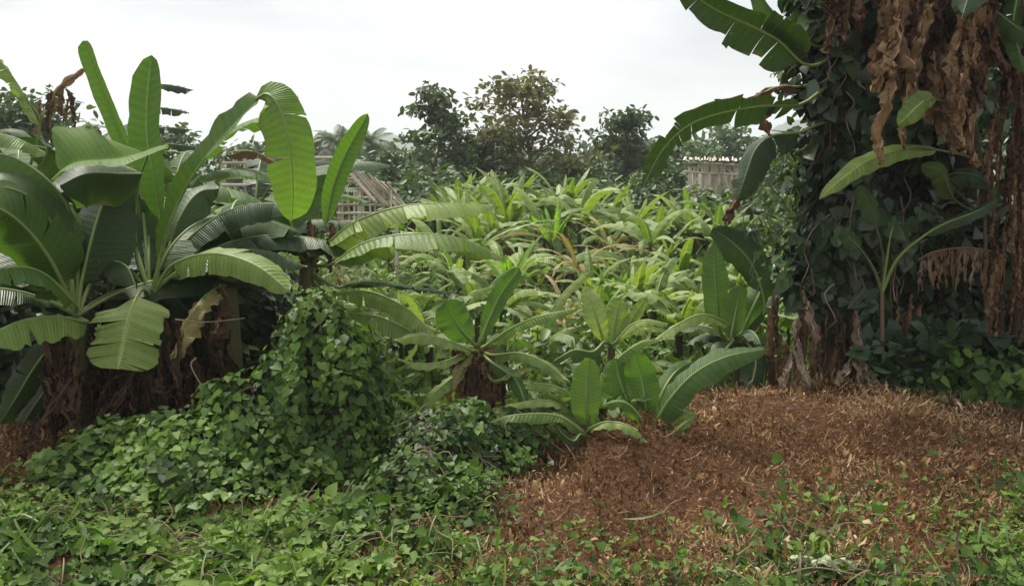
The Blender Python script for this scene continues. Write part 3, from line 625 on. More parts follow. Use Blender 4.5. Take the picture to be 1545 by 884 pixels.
L(B, [(255, 372, 6.6), (275, 320, 6.7), (300, 290, 6.8), (330, 285, 6.8)], 34, (0, -1, 0.7), 'deep', [(228, 446, 6.3)])
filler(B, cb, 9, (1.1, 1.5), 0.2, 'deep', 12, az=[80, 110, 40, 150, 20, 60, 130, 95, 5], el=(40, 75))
# dry sheaths and hanging leaves under the cluster
def dry_hang(e, spots, mat='dry', W=0.045, Lr=(0.3, 0.7), spread=0.12, seed=3, name='dead_leaf', crumple=0.05, sway=0.10, rib=False):
    rs = random.Random(seed)
    for (px, py, d) in spots:
        p = P(px, py, d); Ln = rs.uniform(*Lr); pts = [p]; hx = rs.gauss(0, spread); hy = rs.gauss(0, spread)-0.02
        for k in range(4):
            q = pts[-1]+Vector((hx*0.5+rs.gauss(0, sway*0.4), hy*0.5+rs.gauss(0, sway*0.3), -1)).normalized()*(Ln/4)
            q.z = max(q.z, H(q.x, q.y)+0.01); pts.append(q)
        a = rs.uniform(-1.2, 1.2)
        add_leaf(e, pts, W*rs.uniform(0.5, 1.5), [(math.sin(a), -math.cos(a), 0.1), (math.sin(a+1), -math.cos(a+1), 0)], mat, fold=rs.uniform(0.5, 1.1), curl=rs.uniform(0.6, 1.6), tears=rs.randint(0, 3), nu=24, nv=5, crumple=crumple*0.55, ripple=0.02, withrib=rib, name=name, rib='twig', ribr=0.005, seed=seed*77+int(px)+int(py))
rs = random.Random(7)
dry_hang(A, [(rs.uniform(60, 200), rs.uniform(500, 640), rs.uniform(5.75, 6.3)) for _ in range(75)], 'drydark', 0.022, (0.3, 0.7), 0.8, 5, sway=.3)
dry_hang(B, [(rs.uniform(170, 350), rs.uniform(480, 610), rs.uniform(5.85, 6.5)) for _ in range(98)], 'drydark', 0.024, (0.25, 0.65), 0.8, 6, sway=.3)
# --- plant D : brown cut trunk behind the heap
D, cd = hero('banana_plant', 'banana plant behind the creeper heap with brownish stem and curled orange dead leaf', 'banana plant', (352, 640, 6.5), (340, 400, 6.6), 0.10, 0.07)
L(D, [(335, 430, 6.3), (305, 450, 6.1), (280, 490, 5.9), (262, 540, 5.8)], 26, (-0.4, -0.6, 0.8), 'tan', None, crumple=0.05, tears=3, name='dead_leaf', fold=0.5, label='curled orange-brown dead leaf')
L(D, [(325, 440, 6.2), (330, 480, 6.1), (318, 520, 6.0)], 20, (-0.4, -1, 0.3), 'dry', None, crumple=0.07, tears=2, name='dead_leaf')
filler(D, cd, 6, (0.9, 1.3), 0.18, 'deep', 14, az=[70, 110, 30, 150, 95, 10], el=(35, 75))
# --- plant C : right of the cluster, long arching leaves
C, cc = hero('banana_plant', 'banana plant with one upright blade and two long leaves arching right over the field', 'banana plant', (455, 640, 6.9), (465, 395, 6.9), 0.11, 0.06)
L(C, [(490, 340, 6.9), (500, 290, 6.95), (520, 235, 7.0), (555, 172, 7.1)], 18, (0.5, -1, 0.3), 'young', [(466, 395, 6.9), (484, 365, 6.9)], fold=-0.45, tip=0.45, base=0.5, curl=0, ripple=0.004)
L(C, [(490, 372, 6.8), (535, 335, 6.7), (600, 312, 6.7), (670, 306, 6.7), (745, 309, 6.8)], 36, (0, 0.15, 1), 'field', [(468, 400, 6.9)], fold=0.75, curl=0.25, tears=9)
L(C, [(500, 398, 6.6), (545, 368, 6.5), (610, 353, 6.4), (690, 358, 6.4), (760, 388, 6.5)], 36, (0, 0.05, 1), 'field', [(468, 400, 6.9)], fold=0.7, curl=0.3, tears=6)
L(C, [(462, 360, 7.1), (455, 310, 7.2), (470, 270, 7.3), (500, 262, 7.4)], 28, (0, -1, 0.5), 'mature', [(465, 395, 6.9)])
L(C, [(450, 380, 6.8), (440, 340, 6.8), (425, 310, 6.8), (395, 300, 6.8)], 38, (0, -0.6, 0.8), 'mature', [(465, 395, 6.9)], tears=3)
L(C, [(510, 432, 6.5), (560, 424, 6.4), (630, 433, 6.35), (706, 445, 6.4)], 16, (0, 0.3, 1), 'deep', [(468, 410, 6.9)], fold=0.2, tears=1)
L(C, [(505, 440, 6.7), (560, 440, 6.6), (620, 470, 6.4), (665, 520, 6.2)], 24, (0.1, -0.3, 1), 'field', [(468, 410, 6.9)], fold=0.5, tears=5)
L(C, [(520, 470, 6.7), (570, 478, 6.5), (620, 500, 6.4), (650, 520, 6.3)], 24, (0.1, -0.5, 1), 'field', [(468, 420, 6.9)], fold=0.4, tears=5)
dry_hang(C, [(rs.uniform(455, 500), rs.uniform(320, 400), rs.uniform(6.7, 7.0)) for _ in range(9)], 'dry', 0.035, (0.12, 0.3), 0.3, 8)
# --- plants behind the left cluster
BACK = [((180, 600, 7.5), (175, 370, 7.5), 'dark banana plant tangled behind the face-on hanging leaf', 20),
        ((340, 600, 7.8), (345, 370, 7.8), 'shaded banana plant filling the gap left of the long arching leaves', 21),
        ((20, 600, 8.4), (30, 300, 8.4), 'banana plant with shredded grey-green leaves behind the far left blades', 15),
        ((130, 600, 9.0), (120, 310, 9.0), 'shadowed banana plant behind the cluster, its brown rib sticking up against the sky', 16),
        ((280, 600, 8.8), (262, 300, 8.8), 'banana plant whose torn leaf tips show right of the upright leaves', 17),
        ((400, 600, 9.2), (385, 330, 9.2), 'low shaded banana plant glimpsed beneath the great arching leaf', 18),
        ((-60, 600, 7.6), (-40, 380, 7.6), 'banana plant mostly outside the left edge, its dark leaves entering the frame', 19)]
for bs, cwn, lab, sd_ in BACK:
    e, c = hero('banana_plant', lab, 'banana plant', bs, cwn, 0.13, 0.07)
    filler(e, c, 9, (1.1, 1.7), 0.2, ['mature', 'deep', 'mature', 'deep', 'deep', 'mature', 'mature'][sd_-15], sd_, tears=9)
    if sd_ == 15:
        L(e, [(60, 190, 8.0), (40, 150, 7.9), (15, 110, 7.8), (-20, 70, 7.8)], 18, (0, -.3, 1), 'field', [(30, 300, 8.4)], tears=5)
        L(e, [(70, 230, 8.0), (50, 220, 7.9), (20, 206, 7.8), (-20, 198, 7.8)], 26, (0, -.3, 1), 'field', [(30, 300, 8.4)], tears=5)
    if sd_ == 16:
        L(e, [(75, 160, 8.8), (90, 130, 8.8), (128, 104, 8.8)], 9, (0, -1, .3), 'dry', [(120, 310, 9.), (60, 200, 8.9)], tears=2, name='dead_leaf')
        dry_hang(e, [(rs.uniform(60, 105), rs.uniform(125, 160), 8.8) for _ in range(8)], 'dry', 0.05, (0.2, 0.4), 0.3, 21)
    if sd_ == 17:
        for (a, b) in (((245, 125), (292, 136)), ((240, 160), (285, 170)), ((245, 190), (290, 196)), ((250, 215), (300, 222))):
            L(e, [(a[0]-20, a[1]+10, 8.9), (a[0], a[1]+2, 8.9), (b[0], b[1], 8.9)], 11, (0, -.6, 1), 'deep', [(262, 300, 8.8), (225, a[1]+40, 8.8)], tears=3)
    if sd_ == 18:
        L(e, [(340, 235, 9.), (380, 228, 9.), (415, 245, 9.)], 12, (0, -.6, 1), 'dry', [(385, 330, 9.2), (330, 280, 9.1)], tears=2, name='dead_leaf')

# --- suckers in the middle foreground
S1, cs = hero('banana_stump', 'ragged fibrous banana stump sprouting new leaves, in the middle of the picture', 'banana stump', (722, 640, 6.6), (722, 528, 6.6), 0.175, 0.13, 'drystem')
q = [(722, 528, 6.6)]
L(S1, [(712, 515, 6.5), (690, 490, 6.5), (672, 455, 6.5)], 28, (0.2, -1, 0.2), 'young', q, fold=-0.1, base=0.6, tip=0.5)
L(S1, [(725, 512, 6.5), (742, 470, 6.6), (758, 440, 6.7), (784, 405, 6.8)], 15, (0.4, -1, 0.3), 'young', q, fold=-0.4, base=0.5, tip=0.3)
L(S1, [(738, 518, 6.5), (770, 496, 6.4), (810, 478, 6.3), (872, 464, 6.2)], 14, (0, -0.5, 1), 'field', q, fold=0.3)
L(S1, [(712, 528, 6.4), (680, 515, 6.2), (640, 505, 6.1), (592, 513, 6.0)], 15, (0, -0.6, 1), 'field', q, fold=0.3)
L(S1, [(705, 530, 6.4), (670, 545, 6.2), (630, 548, 6.1), (600, 540, 6.0)], 10, (0, -0.6, 1), 'field', q, fold=0.4)
L(S1, [(745, 535, 6.3), (785, 532, 6.1), (825, 548, 6.0), (862, 580, 5.9)], 17, (0, -0.4, 1), 'field', q, fold=0.4, tears=1)
L(S1, [(745, 575, 6.3), (790, 555, 6.1), (830, 556, 6.0), (860, 575, 5.9)], 9, (0, -0.4, 1), 'field', q, fold=0.4)
rs = random.Random(31)
dry_hang(S1, [(rs.uniform(682, 762), rs.uniform(522, 575), rs.uniform(6.38, 6.5)) for _ in range(46)], 'dry', 0.022, (0.15, 0.35), 0.12, 9, name='dry_sheath', crumple=0.03)
dry_hang(S1, [(rs.uniform(690, 758), rs.uniform(520, 545), rs.uniform(6.38, 6.45)) for _ in range(14)], 'drytan', 0.02, (0.08, 0.2), 0.2, 10, name='dry_sheath', crumple=0.03)

S2, cs = hero('banana_sucker', 'young sucker with a glowing oval upright leaf and low leaves arching both ways', 'banana sucker', (885, 690, 6.0), (886, 655, 6.0), 0.035, 0.022)
q = [(886, 665, 6.0)]
L(S2, [(888, 645, 6.0), (884, 610, 6.0), (885, 575, 6.05), (889, 540, 6.1)], 25, (-0.15, -1, 0.1), 'young', q, fold=-0.1, curl=-0.1, base=0.4, tip=0.55, label='upright oval leaf glowing yellow-green')
L(S2, [(878, 650, 5.9), (840, 626, 5.8), (780, 625, 5.7), (742, 636, 5.7), (708, 656, 5.65)], 15, (0, -0.2, 1), 'field', q, fold=0.4)
L(S2, [(878, 645, 6.1), (850, 612, 6.1), (810, 603, 6.0), (762, 612, 5.95)], 13, (0, -0.2, 1), 'field', q, fold=0.4)
L(S2, [(880, 640, 6.2), (860, 595, 6.2), (815, 578, 6.2), (765, 592, 6.2)], 12, (0, -0.2, 1), 'field', q, fold=0.4)
L(S2, [(888, 648, 5.9), (915, 636, 5.8), (950, 642, 5.7), (978, 668, 5.65)], 13, (0, -0.3, 1), 'field', q, fold=0.4)
L(S2, [(876, 655, 5.8), (866, 665, 5.7), (850, 655, 5.65), (838, 640, 5.6)], 9, (0, -0.8, .4), 'deep', q, fold=0.3)
for tip_ in ((868, 650), (903, 650), (915, 662), (872, 668)):
    add_leaf(S2, [P(886, 690, 5.9), P((886+tip_[0])/2, (690+tip_[1])/2-4, 5.88), P(*tip_, 5.86)], 0.006, UP, 'cream', withrib=False, name='petiole')
S3, cs = hero('banana_sucker', 'bushy bright green banana sucker with a broad blade leaning right over the litter', 'banana sucker', (975, 680, 6.1), (975, 652, 6.1), 0.045, 0.03)
q = [(975, 660, 6.1)]
L(S3, [(976, 640, 6.1), (972, 600, 6.15), (966, 565, 6.2), (958, 530, 6.2)], 26, (-0.2, -1, 0.1), 'young', q, fold=-0.15, base=0.5)
L(S3, [(965, 640, 6.2), (945, 600, 6.3), (934, 570, 6.35), (928, 540, 6.4)], 28, (0.2, -1, 0.2), 'young', q, fold=-0.1, base=0.4)
L(S3, [(985, 645, 6.0), (1008, 605, 5.9), (1045, 565, 5.85), (1095, 538, 5.8), (1158, 526, 5.8)], 30, (-0.35, -0.6, 0.8), 'mature', q, fold=0.2, base=0.3, tip=0.6, tears=2)
L(S3, [(988, 648, 6.0), (1015, 625, 5.9), (1035, 622, 5.85), (1052, 628, 5.8)], 14, (0, -0.6, 0.8), 'field', q, fold=0.3)
L(S3, [(985, 652, 5.95), (1010, 655, 5.85), (1030, 640, 5.8), (1050, 625, 5.8)], 10, (0, -0.7, 0.8), 'field', q, fold=0.3)
L(S3, [(970, 640, 6.0), (955, 615, 5.9), (935, 605, 5.85), (905, 612, 5.8)], 12, (0, -0.6, 0.8), 'young', q, fold=0.3)
L(S3, [(980, 640, 6.2), (1000, 590, 6.3), (1020, 560, 6.4), (1045, 545, 6.4)], 18, (0, -0.8, 0.5), 'mature', q)
L(S3, [(962, 640, 6.3), (925, 560, 6.4), (960, 520, 6.4), (1000, 510, 6.4)], 14, (0, -0.4, 0.9), 'field', q, fold=.4)
S4, cs = hero('banana_sucker', 'upright young banana plant of slim pale leaves standing just behind the glowing oval leaf', 'banana sucker', (922, 640, 7.2), (922, 520, 7.2), 0.05, 0.03)
q = [(922, 520, 7.2)]
L(S4, [(912, 515, 7.2), (900, 480, 7.2), (884, 432, 7.3)], 18, (-0.1, -1, 0.2), 'field', q, fold=-0.1, base=0.5)
L(S4, [(924, 512, 7.2), (930, 480, 7.25), (934, 448, 7.3)], 17, (0.1, -1, 0.2), 'field', q, fold=-0.1, base=0.5)
L(S4, [(932, 512, 7.2), (955, 480, 7.25), (975, 448, 7.3)], 11, (0.3, -1, 0.4), 'field', q, fold=-0.2, base=0.5)
L(S4, [(930, 515, 7.1), (950, 492, 7.0), (975, 482, 6.9), (1008, 488, 6.8)], 13, (0, -0.1, 1), 'field', q, fold=0.7, base=0.4)
L(S4, [(912, 515, 7.1), (895, 530, 7.0), (865, 528, 6.9), (835, 545, 6.8)], 13, (0, -0.4, 1), 'mature', q, fold=0.5, base=0.4)
L(S4, [(930, 525, 7.1), (950, 545, 6.9), (985, 545, 6.8), (1000, 560, 6.7)], 16, (0, -0.4, 1), 'field', q, fold=0.5, base=0.4)
L(S4, [(905, 530, 7.1), (885, 560, 6.9), (850, 570, 6.8)], 14, (0, -0.6, 1), 'mature', q, fold=0.5, base=0.4)
S5, cs = hero('banana_plant', 'dark green young banana plant leaning on the left side of the creeper-clad clump', 'banana plant', (1120, 630, 7.3), (1112, 520, 7.3), 0.07, 0.04)
q = [(1112, 520, 7.3)]
L(S5, [(1088, 505, 7.2), (1082, 460, 7.2), (1078, 410, 7.25), (1076, 365, 7.3)], 20, (-0.1, -1, 0.1), 'mature', q, fold=-0.1, base=0.4)
L(S5, [(1103, 512, 7.1), (1108, 480, 7.1), (1118, 430, 7.15)], 21, (0.3, -1, 0.1), 'mature', q, fold=-0.1, base=0.4)
L(S5, [(1150, 440, 7.3), (1135, 400, 7.3), (1110, 370, 7.3), (1075, 345, 7.3)], 26, (-0.5, -0.8, 0.6), 'deep', [(1112, 520, 7.3), (1150, 480, 7.3)], fold=0.1, base=0.3)
L(S5, [(1100, 490, 7.1), (1060, 474, 6.9), (1020, 490, 6.8), (982, 518, 6.7)], 16, (0, -0.3, 1), 'field', q, fold=0.5, base=0.4, tears=3)
L(S5, [(1120, 500, 7.3), (1140, 455, 7.3), (1160, 420, 7.4), (1185, 400, 7.5)], 18, (0, -1, 0.6), 'mature', q, fold=0.2)
L(S5, [(1125, 515, 7.1), (1140, 540, 7.0), (1135, 575, 6.9), (1120, 600, 6.9)], 22, (0, -1, 0.6), 'deep', q, fold=0.2)
L(S5, [(1105, 515, 7.1), (1085, 545, 7.0), (1075, 585, 6.9), (1070, 610, 6.9)], 24, (0, -1, 0.6), 'deep', q, fold=0.2)
filler(S5, P(1112, 520, 7.3), 5, (0.5, 0.8), 0.10, 'deep', 23, el=(20, 70), tears=1)

NEAR = [((560, 0, 8.0), 0.40, 'broad-leaved young banana plant just right of the creeper heap'), ((645, 0, 8.4), 0.45, 'broad-leaved young banana plant behind the ragged stump, to its left'),
        ((812, 0, 8.2), 0.40, 'broad-leaved young banana plant between the stump and the upright sucker'), ((1030, 0, 8.3), 0.45, 'broad-leaved young banana plant left of the dark leaning one'),
        ((590, 0, 9.4), 0.55, 'arching banana plant behind the tip of the dark horizontal leaf'), ((720, 0, 9.6), 0.6, 'arching banana plant above and behind the stump leaves'), ((990, 0, 9.5), 0.6, 'arching banana plant behind the slim pale sucker, to its right')]
for i, ((px, _, d), h, lab) in enumerate(NEAR):
    x = P(px, 300, d).x; zg = H(x, d); e = empty('banana_plant', (x, d, zg), lab, 'banana plant')
    stem_part(e, (x, d, zg-.1), (x, d, zg+h), .05, .035)
    filler(e, (x, d, zg+h), 9, (.6, 1.0), .085, 'field', 60+i, el=(25, 80), bend=(.9, 2.0), tears=3, ribr=.007)
L(S1, [(700, 560, 6.4), (675, 575, 6.3), (650, 600, 6.2), (640, 630, 6.1)], 15, (-.3, -.8, .6), 'field', [(715, 535, 6.5)], fold=.4, tears=2)
L(S1, [(740, 545, 6.3), (775, 570, 6.2), (790, 600, 6.1), (795, 628, 6.0)], 14, (.2, -.8, .6), 'mature', [(728, 532, 6.5)], fold=.4, tears=2)
L(S1, [(712, 535, 6.4), (690, 560, 6.3), (683, 590, 6.25)], 9, (-.2, -1, .3), 'tan', None, fold=.5, tears=2)

# ------------------------------------------------------------------ field plants (copies)
def proto(kind, seed, h, n, Lr, W, mat, stemr=0.05, el=(25, 80), bend=(0.9, 1.9), dead=2):
    e = empty('banana_plant', (0, 0, 0), kind, 'banana plant'); rs = random.Random(seed)
    stem_part(e, (0, 0, -0.3), (0, 0, h), stemr, stemr*0.6, 'stem')
    for k in range(n):
        a = k*2.4+rs.uniform(-.5, .5); ev = rad(rs.uniform(*el)); pts = auto_leaf_path((0, 0, h-0.04*rs.random()), a, ev, rs.uniform(*Lr), rs.uniform(*bend), 5)
        up = (0, 0, 1) if ev < 1.1 else (-math.cos(a), -math.sin(a), 0.4)
        m_ = 'tan' if (mat != 'lime' and ev < 0.8 and rs.random() < 0.28) else mat
        add_leaf(e, pts[0:], W*rs.uniform(.8, 1.2), up, m_, tears=rs.randint(0, 4), fold=rs.uniform(.1, .6), curl=rs.uniform(.1, .6), nu=10, nv=2, base=0.4, tip=0.65, withrib=False, seed=seed*40+k)
    for k in range(dead):
        a = rs.uniform(0, 6.28); pts = auto_leaf_path((0, 0, h*0.9), a, 0.3, rs.uniform(.35, .6), 2.2, 5)
        add_leaf(e, pts, W*0.6, (0, 0, 1), 'dry', crumple=0.06, fold=0.8, curl=0.8, nu=8, nv=2, withrib=False, name='dead_leaf', seed=seed*40+30+k)
    return e
KT = ['banana plant with wide arching grey-green leaves', 'banana plant with steep upright pale leaves', 'short spreading banana plant with drooping leaves', 'banana plant with narrow crossing leaves']
protos = [proto(KT[0], 1, 0.8, 10, (.9, 1.4), .12, 'field', el=(35, 84), bend=(1.0, 2.2)), proto(KT[0], 2, 0.9, 9, (.9, 1.5), .125, 'field', el=(35, 86), bend=(1.0, 2.3)),
          proto(KT[1], 3, 0.8, 9, (.8, 1.3), .10, 'field', el=(50, 88), bend=(.4, 1.5)), proto(KT[1], 4, 0.85, 10, (.7, 1.3), .10, 'field', el=(45, 86), bend=(.4, 1.7)),
          proto(KT[2], 5, 0.5, 9, (.8, 1.3), .12, 'field', el=(15, 70), bend=(1.3, 2.4), dead=5), proto(KT[2], 6, 0.55, 10, (.7, 1.2), .095, 'mature', el=(10, 65), bend=(1.2, 2.3), dead=6),
          proto(KT[3], 7, 0.75, 13, (.8, 1.4), .065, 'field', el=(25, 82), bend=(.8, 2.2), dead=4), proto(KT[3], 8, 0.6, 12, (.8, 1.3), .055, 'tan', el=(20, 80), bend=(1.2, 2.4), dead=5)]
pk = [0, 0, 1, 1, 2, 2, 3, 3]
lime = proto('x', 9, 0.65, 8, (.5, .85), .07, 'lime', el=(60, 88), bend=(.2, .9), dead=0)
rs = random.Random(99); placed = []; used = set()
KS = ['wide green banana plant', 'steep-leaved banana plant', 'low drooping banana plant', 'slim-leaved banana plant']
def zone(px, d):
    row = 'front row' if d < 10 else 'second row' if d < 13 else 'middle row' if d < 17 else 'upper row' if d < 22 else 'top row'
    side = ('below the stick shelter' if px < 600 else 'below the slender tree' if px < 700 else 'below the rusty tree' if px < 860 else
            'below the rounded tree' if px < 1000 else 'below the stick hut' if px < 1100 else 'by the creeper clump')
    return row+' '+side
GRP = {}
def place(x, y, k, s):
    p = protos[k]; px, _ = pix(x, y, 0)
    loc = (x, y, H(x, min(y, 80)))
    if k not in used:
        used.add(k); p.location = loc; p.rotation_euler = (0, 0, rs.uniform(0, 6.28)); p.scale = (s,)*3; o = p
    else: o = copy_thing(p, loc, rs.uniform(0, 6.28), s)
    o['group'] = 'banana plants crowding the field'
    GRP.setdefault(KS[pk[k]]+', '+zone(px, y), []).append((px, o))
def name_field():
    num = ['', '', 'two', 'three', 'four', 'five', 'six', 'seven', 'eight', 'nine']; nth = ['', 'second', 'third', 'fourth', 'fifth', 'sixth', 'seventh', 'eighth']
    for lab, l in GRP.items():
        l.sort(key=lambda t: t[0]); n = len(l)
        for i, (_, o) in enumerate(l):
            o['label'] = lab if n == 1 else f"{lab}, {'leftmost' if i == 0 else 'rightmost' if i == n-1 else nth[i]+' from left'} of {num[n]}"
tries = 0
while len(placed) < 260 and tries < 12000:
    tries += 1
    y = 8.3+rs.random()**0.85*21; px = rs.uniform(470, 1190)
    if y < 10.0 and (px < 560): continue
    x = P(px, 300, y).x; md = 0.52+0.018*y
    if any((x-a)**2+(y-b)**2 < md*md for a, b in placed): continue
    placed.append((x, y))
    # ground-level plants smaller near the camera, taller at the back under the trees
    s = (0.55+0.4*min(1, max(0, (y-8)/9)))*rs.uniform(.9, 1.15)
    if 690 < px < 880 and y > 13: s *= 1.22
    if px < 640 and y > 10: s *= 0.62
    if rs.random() < 0.07: continue
    place(x, y, rs.choice([0, 0, 1, 1, 2, 3, 4, 4, 5, 6, 6, 2, 3, 7, 6]), s*0.96)
name_field()
LM = [((768, 0, 11.5), 0.95, 'bright lime-green young plant left of centre in the field'), ((836, 0, 16.0), 1.15, 'lime-green shoot among the back rows below the rusty tree'),
      ((930, 0, 10.5), 0.75, 'small vivid lime-green plant in the right half of the field'), ((604, 0, 21), 0.9, 'small lime shoot beside the slender trunk behind the long arching leaf')]
for i, ((px, _, d), s, lab) in enumerate(LM):
    x = P(px, 300, d).x
    if i == 0: lime.location = (x, d, H(x, d)); lime.scale = (s,)*3; lime['label'] = lab; lime['group'] = 'lime-green young plants in the field'
    else: copy_thing(lime, (x, d, H(x, d)), i*1.3, s, lab, 'lime-green young plants in the field')

# ------------------------------------------------------------------ right clump
R0, cr0 = hero('banana_plant', 'old creeper-smothered banana plant with ragged leaves reaching left against the sky', 'banana plant', (1265, 608, 7.5), (1275, -10, 7.6), 0.22, 0.12, 'drystem')
L(R0, [(1210, 95, 7.1), (1175, 62, 7.0), (1130, 38, 6.9), (1080, 15, 6.8), (1020, -25, 6.7)], 40, (-0.2, 0.8, 0.6), 'deep', [(1275, 60, 7.5), (1240, 95, 7.2)], tears=5, rag=1.8, fold=0.2, label='broad leaf crossing the top of the picture')
L(R0, [(1215, 60, 7.2), (1195, 40, 7.1), (1165, 15, 7.0), (1140, -20, 7.0)], 30, (0.2, -0.8, 0.7), 'mature', [(1275, 60, 7.5), (1240, 70, 7.3)], tears=3)
L(R0, [(1205, 158, 7.1), (1150, 160, 6.9), (1090, 170, 6.7), (1040, 188, 6.6), (1000, 225, 6.6), (968, 285, 6.6)], 27, (-0.1, 0.75, 0.6), 'deep', [(1260, 120, 7.5), (1235, 140, 7.2)], tears=11, rag=2.4, fold=0.15, curl=0.2, label='ragged torn leaf sweeping down left against the sky')
L(R0, [(1210, 130, 7.3), (1170, 132, 7.2), (1130, 150, 7.1), (1080, 150, 7.1)], 11, (0, -0.5, 1), 'dry', [(1260, 120, 7.5)], tears=5, name='dead_leaf', crumple=0.04)
L(R0, [(1205, 200, 7.1), (1165, 205, 7.0), (1140, 225, 6.9), (1125, 265, 6.85), (1112, 305, 6.85)], 36, (-0.3, -0.6, 0.6), 'deep', [(1260, 180, 7.5), (1230, 190, 7.2)], tears=3, fold=0.3)
L(R0, [(1112, 300, 6.85), (1100, 318, 6.85), (1096, 340, 6.85)], 9, (-0.3, -0.6, 0.6), 'dry', None, name='dead_leaf', crumple=0.03, withrib=False)
L(R0, [(1160, 145, 7.0), (1155, 180, 7.0), (1163, 205, 7.0)], 10, (0.4, -1, 0), 'dry', None, name='dead_leaf', crumple=0.03, withrib=False)
filler(R0, P(1290, -40, 7.8), 8, (1.4, 2.1), 0.26, 'mature', 41, az=[20, 60, 100, 140, 350, 300, 265, 235], el=(25, 60), bend=(.6, 1.3))  # crown leaves mostly above the view, added to keep light off the clump
R1, cr1 = hero('banana_plant', 'banana plant hung with big crumpled brown dead leaves at top right', 'banana plant', (1440, 600, 7.7), (1450, -40, 7.7), 0.17, 0.13, 'drystem')
filler(R1, P(1450, -60, 7.7), 8, (1.4, 2.0), 0.26, 'mature', 42, az=[0, 45, 90, 135, 315, 280, 250, 190], el=(25, 60), bend=(.6, 1.3))  # more leaves above the view, added to shade the right side
rs = random.Random(55)
sp = []
for _ in range(54):
    px = rs.uniform(1345, 1540); sp.append((px, rs.uniform(-90, 95 if px > 1400 else 10), rs.uniform(6.35, 6.9)))
dry_hang(R1, sp, 'dry', 0.062, (0.35, 0.75), 0.25, 12, crumple=0.11, sway=0.35, rib=True)
dry_hang(R1, [(rs.uniform(1345, 1480), rs.uniform(-30, 110), rs.uniform(6.25, 6.4)) for _ in range(20)], 'drytan', 0.06, (0.35, 0.75), 0.3, 13, crumple=0.10, sway=0.35, name='dead_leaf', rib=True)
dry_hang(R1, [(rs.uniform(1250, 1345), rs.uniform(-50, 15), rs.uniform(6.8, 7.0)) for _ in range(16)], 'dry', 0.05, (0.15, 0.45), 0.12, 14, crumple=0.07, sway=0.2)
dry_hang(R1, [(rs.uniform(1405, 1475), rs.uniform(260, 500), rs.uniform(7.3, 7.5)) for _ in range(12)], 'drydark', 0.05, (0.4, 0.8), 0.08, 19, crumple=0.08)
R2, cr2 = hero('banana_plant', 'banana plant at the right edge with stringy brown dead leaves draping its stem', 'banana plant', (1550, 640, 7.1), (1556, 60, 7.1), 0.12, 0.10, 'drystem')
dry_hang(R2, [(rs.uniform(1488, 1570), rs.uniform(130, 450), rs.uniform(6.6, 6.95)) for _ in range(80)], 'dry', 0.014, (0.2, 0.5), 0.15, 15, crumple=0.04)
L(R2, [(1500, 15, 6.6), (1520, 30, 6.5), (1560, 60, 6.4)], 22, (0, -1, 0.4), 'mature', None, tears=3)
L(R2, [(1535, -10, 6.6), (1530, 40, 6.5), (1545, 110, 6.4)], 18, (0, -1, 0.4), 'mature', None, tears=5)
filler(R2, P(1550, 30, 7.1), 8, (1.1, 1.8), 0.2, 'deep', 43, el=(20, 65))
# small leaf and long leaf with petioles (young plants growing in front of the creeper)
R3, c3 = hero('banana_sucker', 'young banana plant in front of the creeper with a long pale leaf pointing down left', 'banana sucker', (1490, 600, 7.2), (1486, 330, 7.2), 0.022, 0.014, 'drystem')
L(R3, [(1415, 226, 6.6), (1365, 226, 6.5), (1310, 243, 6.4), (1270, 270, 6.3), (1236, 300, 6.25)], 19, (-0.2, -0.9, 0.7), 'field', [(1486, 330, 7.2), (1478, 250, 6.95)], rib='ribdark', fold=0.1, base=0.5, tip=0.7, seed=881)
L(R3, [(1412, 150, 6.2), (1395, 152, 6.15), (1372, 172, 6.1), (1355, 190, 6.1)], 19, (0.2, -1, 0.3), 'field', [(1486, 330, 7.2), (1470, 180, 6.9)], rib='ribdark', fold=-0.1, base=0.6, tip=0.7, seed=882)
L(R3, [(1430, 270, 6.9), (1465, 262, 6.8), (1500, 280, 6.7)], 20, (0, -1, 0.6), 'deep', [(1486, 330, 7.2)], rib='ribdark', fold=0.3)
L(R3, [(1440, 300, 6.9), (1420, 260, 6.8), (1390, 250, 6.8)], 18, (0, -1, 0.3), 'mature', [(1486, 330, 7.2)], rib='ribdark', fold=0.3)
R4, c4 = hero('banana_sucker', 'slim young plant with pale forked leaf stalks in front of the dark creeper', 'banana sucker', (1332, 600, 6.9), (1331, 435, 6.9), 0.02, 0.013, 'drystem')
q = [(1331, 440, 6.9)]
L(R4, [(1322, 340, 6.8), (1312, 310, 6.8), (1296, 280, 6.8)], 16, (0, -1, 0.2), 'deep', q+[(1334, 395, 6.85)], fold=0.2, rib='ribdark')
L(R4, [(1298, 375, 6.8), (1285, 362, 6.8), (1270, 345, 6.8)], 14, (0, -1, 0.2), 'deep', q+[(1318, 405, 6.85)], fold=0.2, rib='ribdark')
L(R4, [(1395, 355, 6.7), (1430, 335, 6.65), (1470, 320, 6.6), (1505, 300, 6.6)], 14, (0, -0.7, 0.9), 'deep', q+[(1355, 390, 6.8)], fold=0.3, base=0.5)
L(R4, [(1343, 362, 6.8), (1347, 345, 6.8), (1352, 325, 6.8)], 8, (0, -1, 0.1), 'deep', q, fold=0.3)
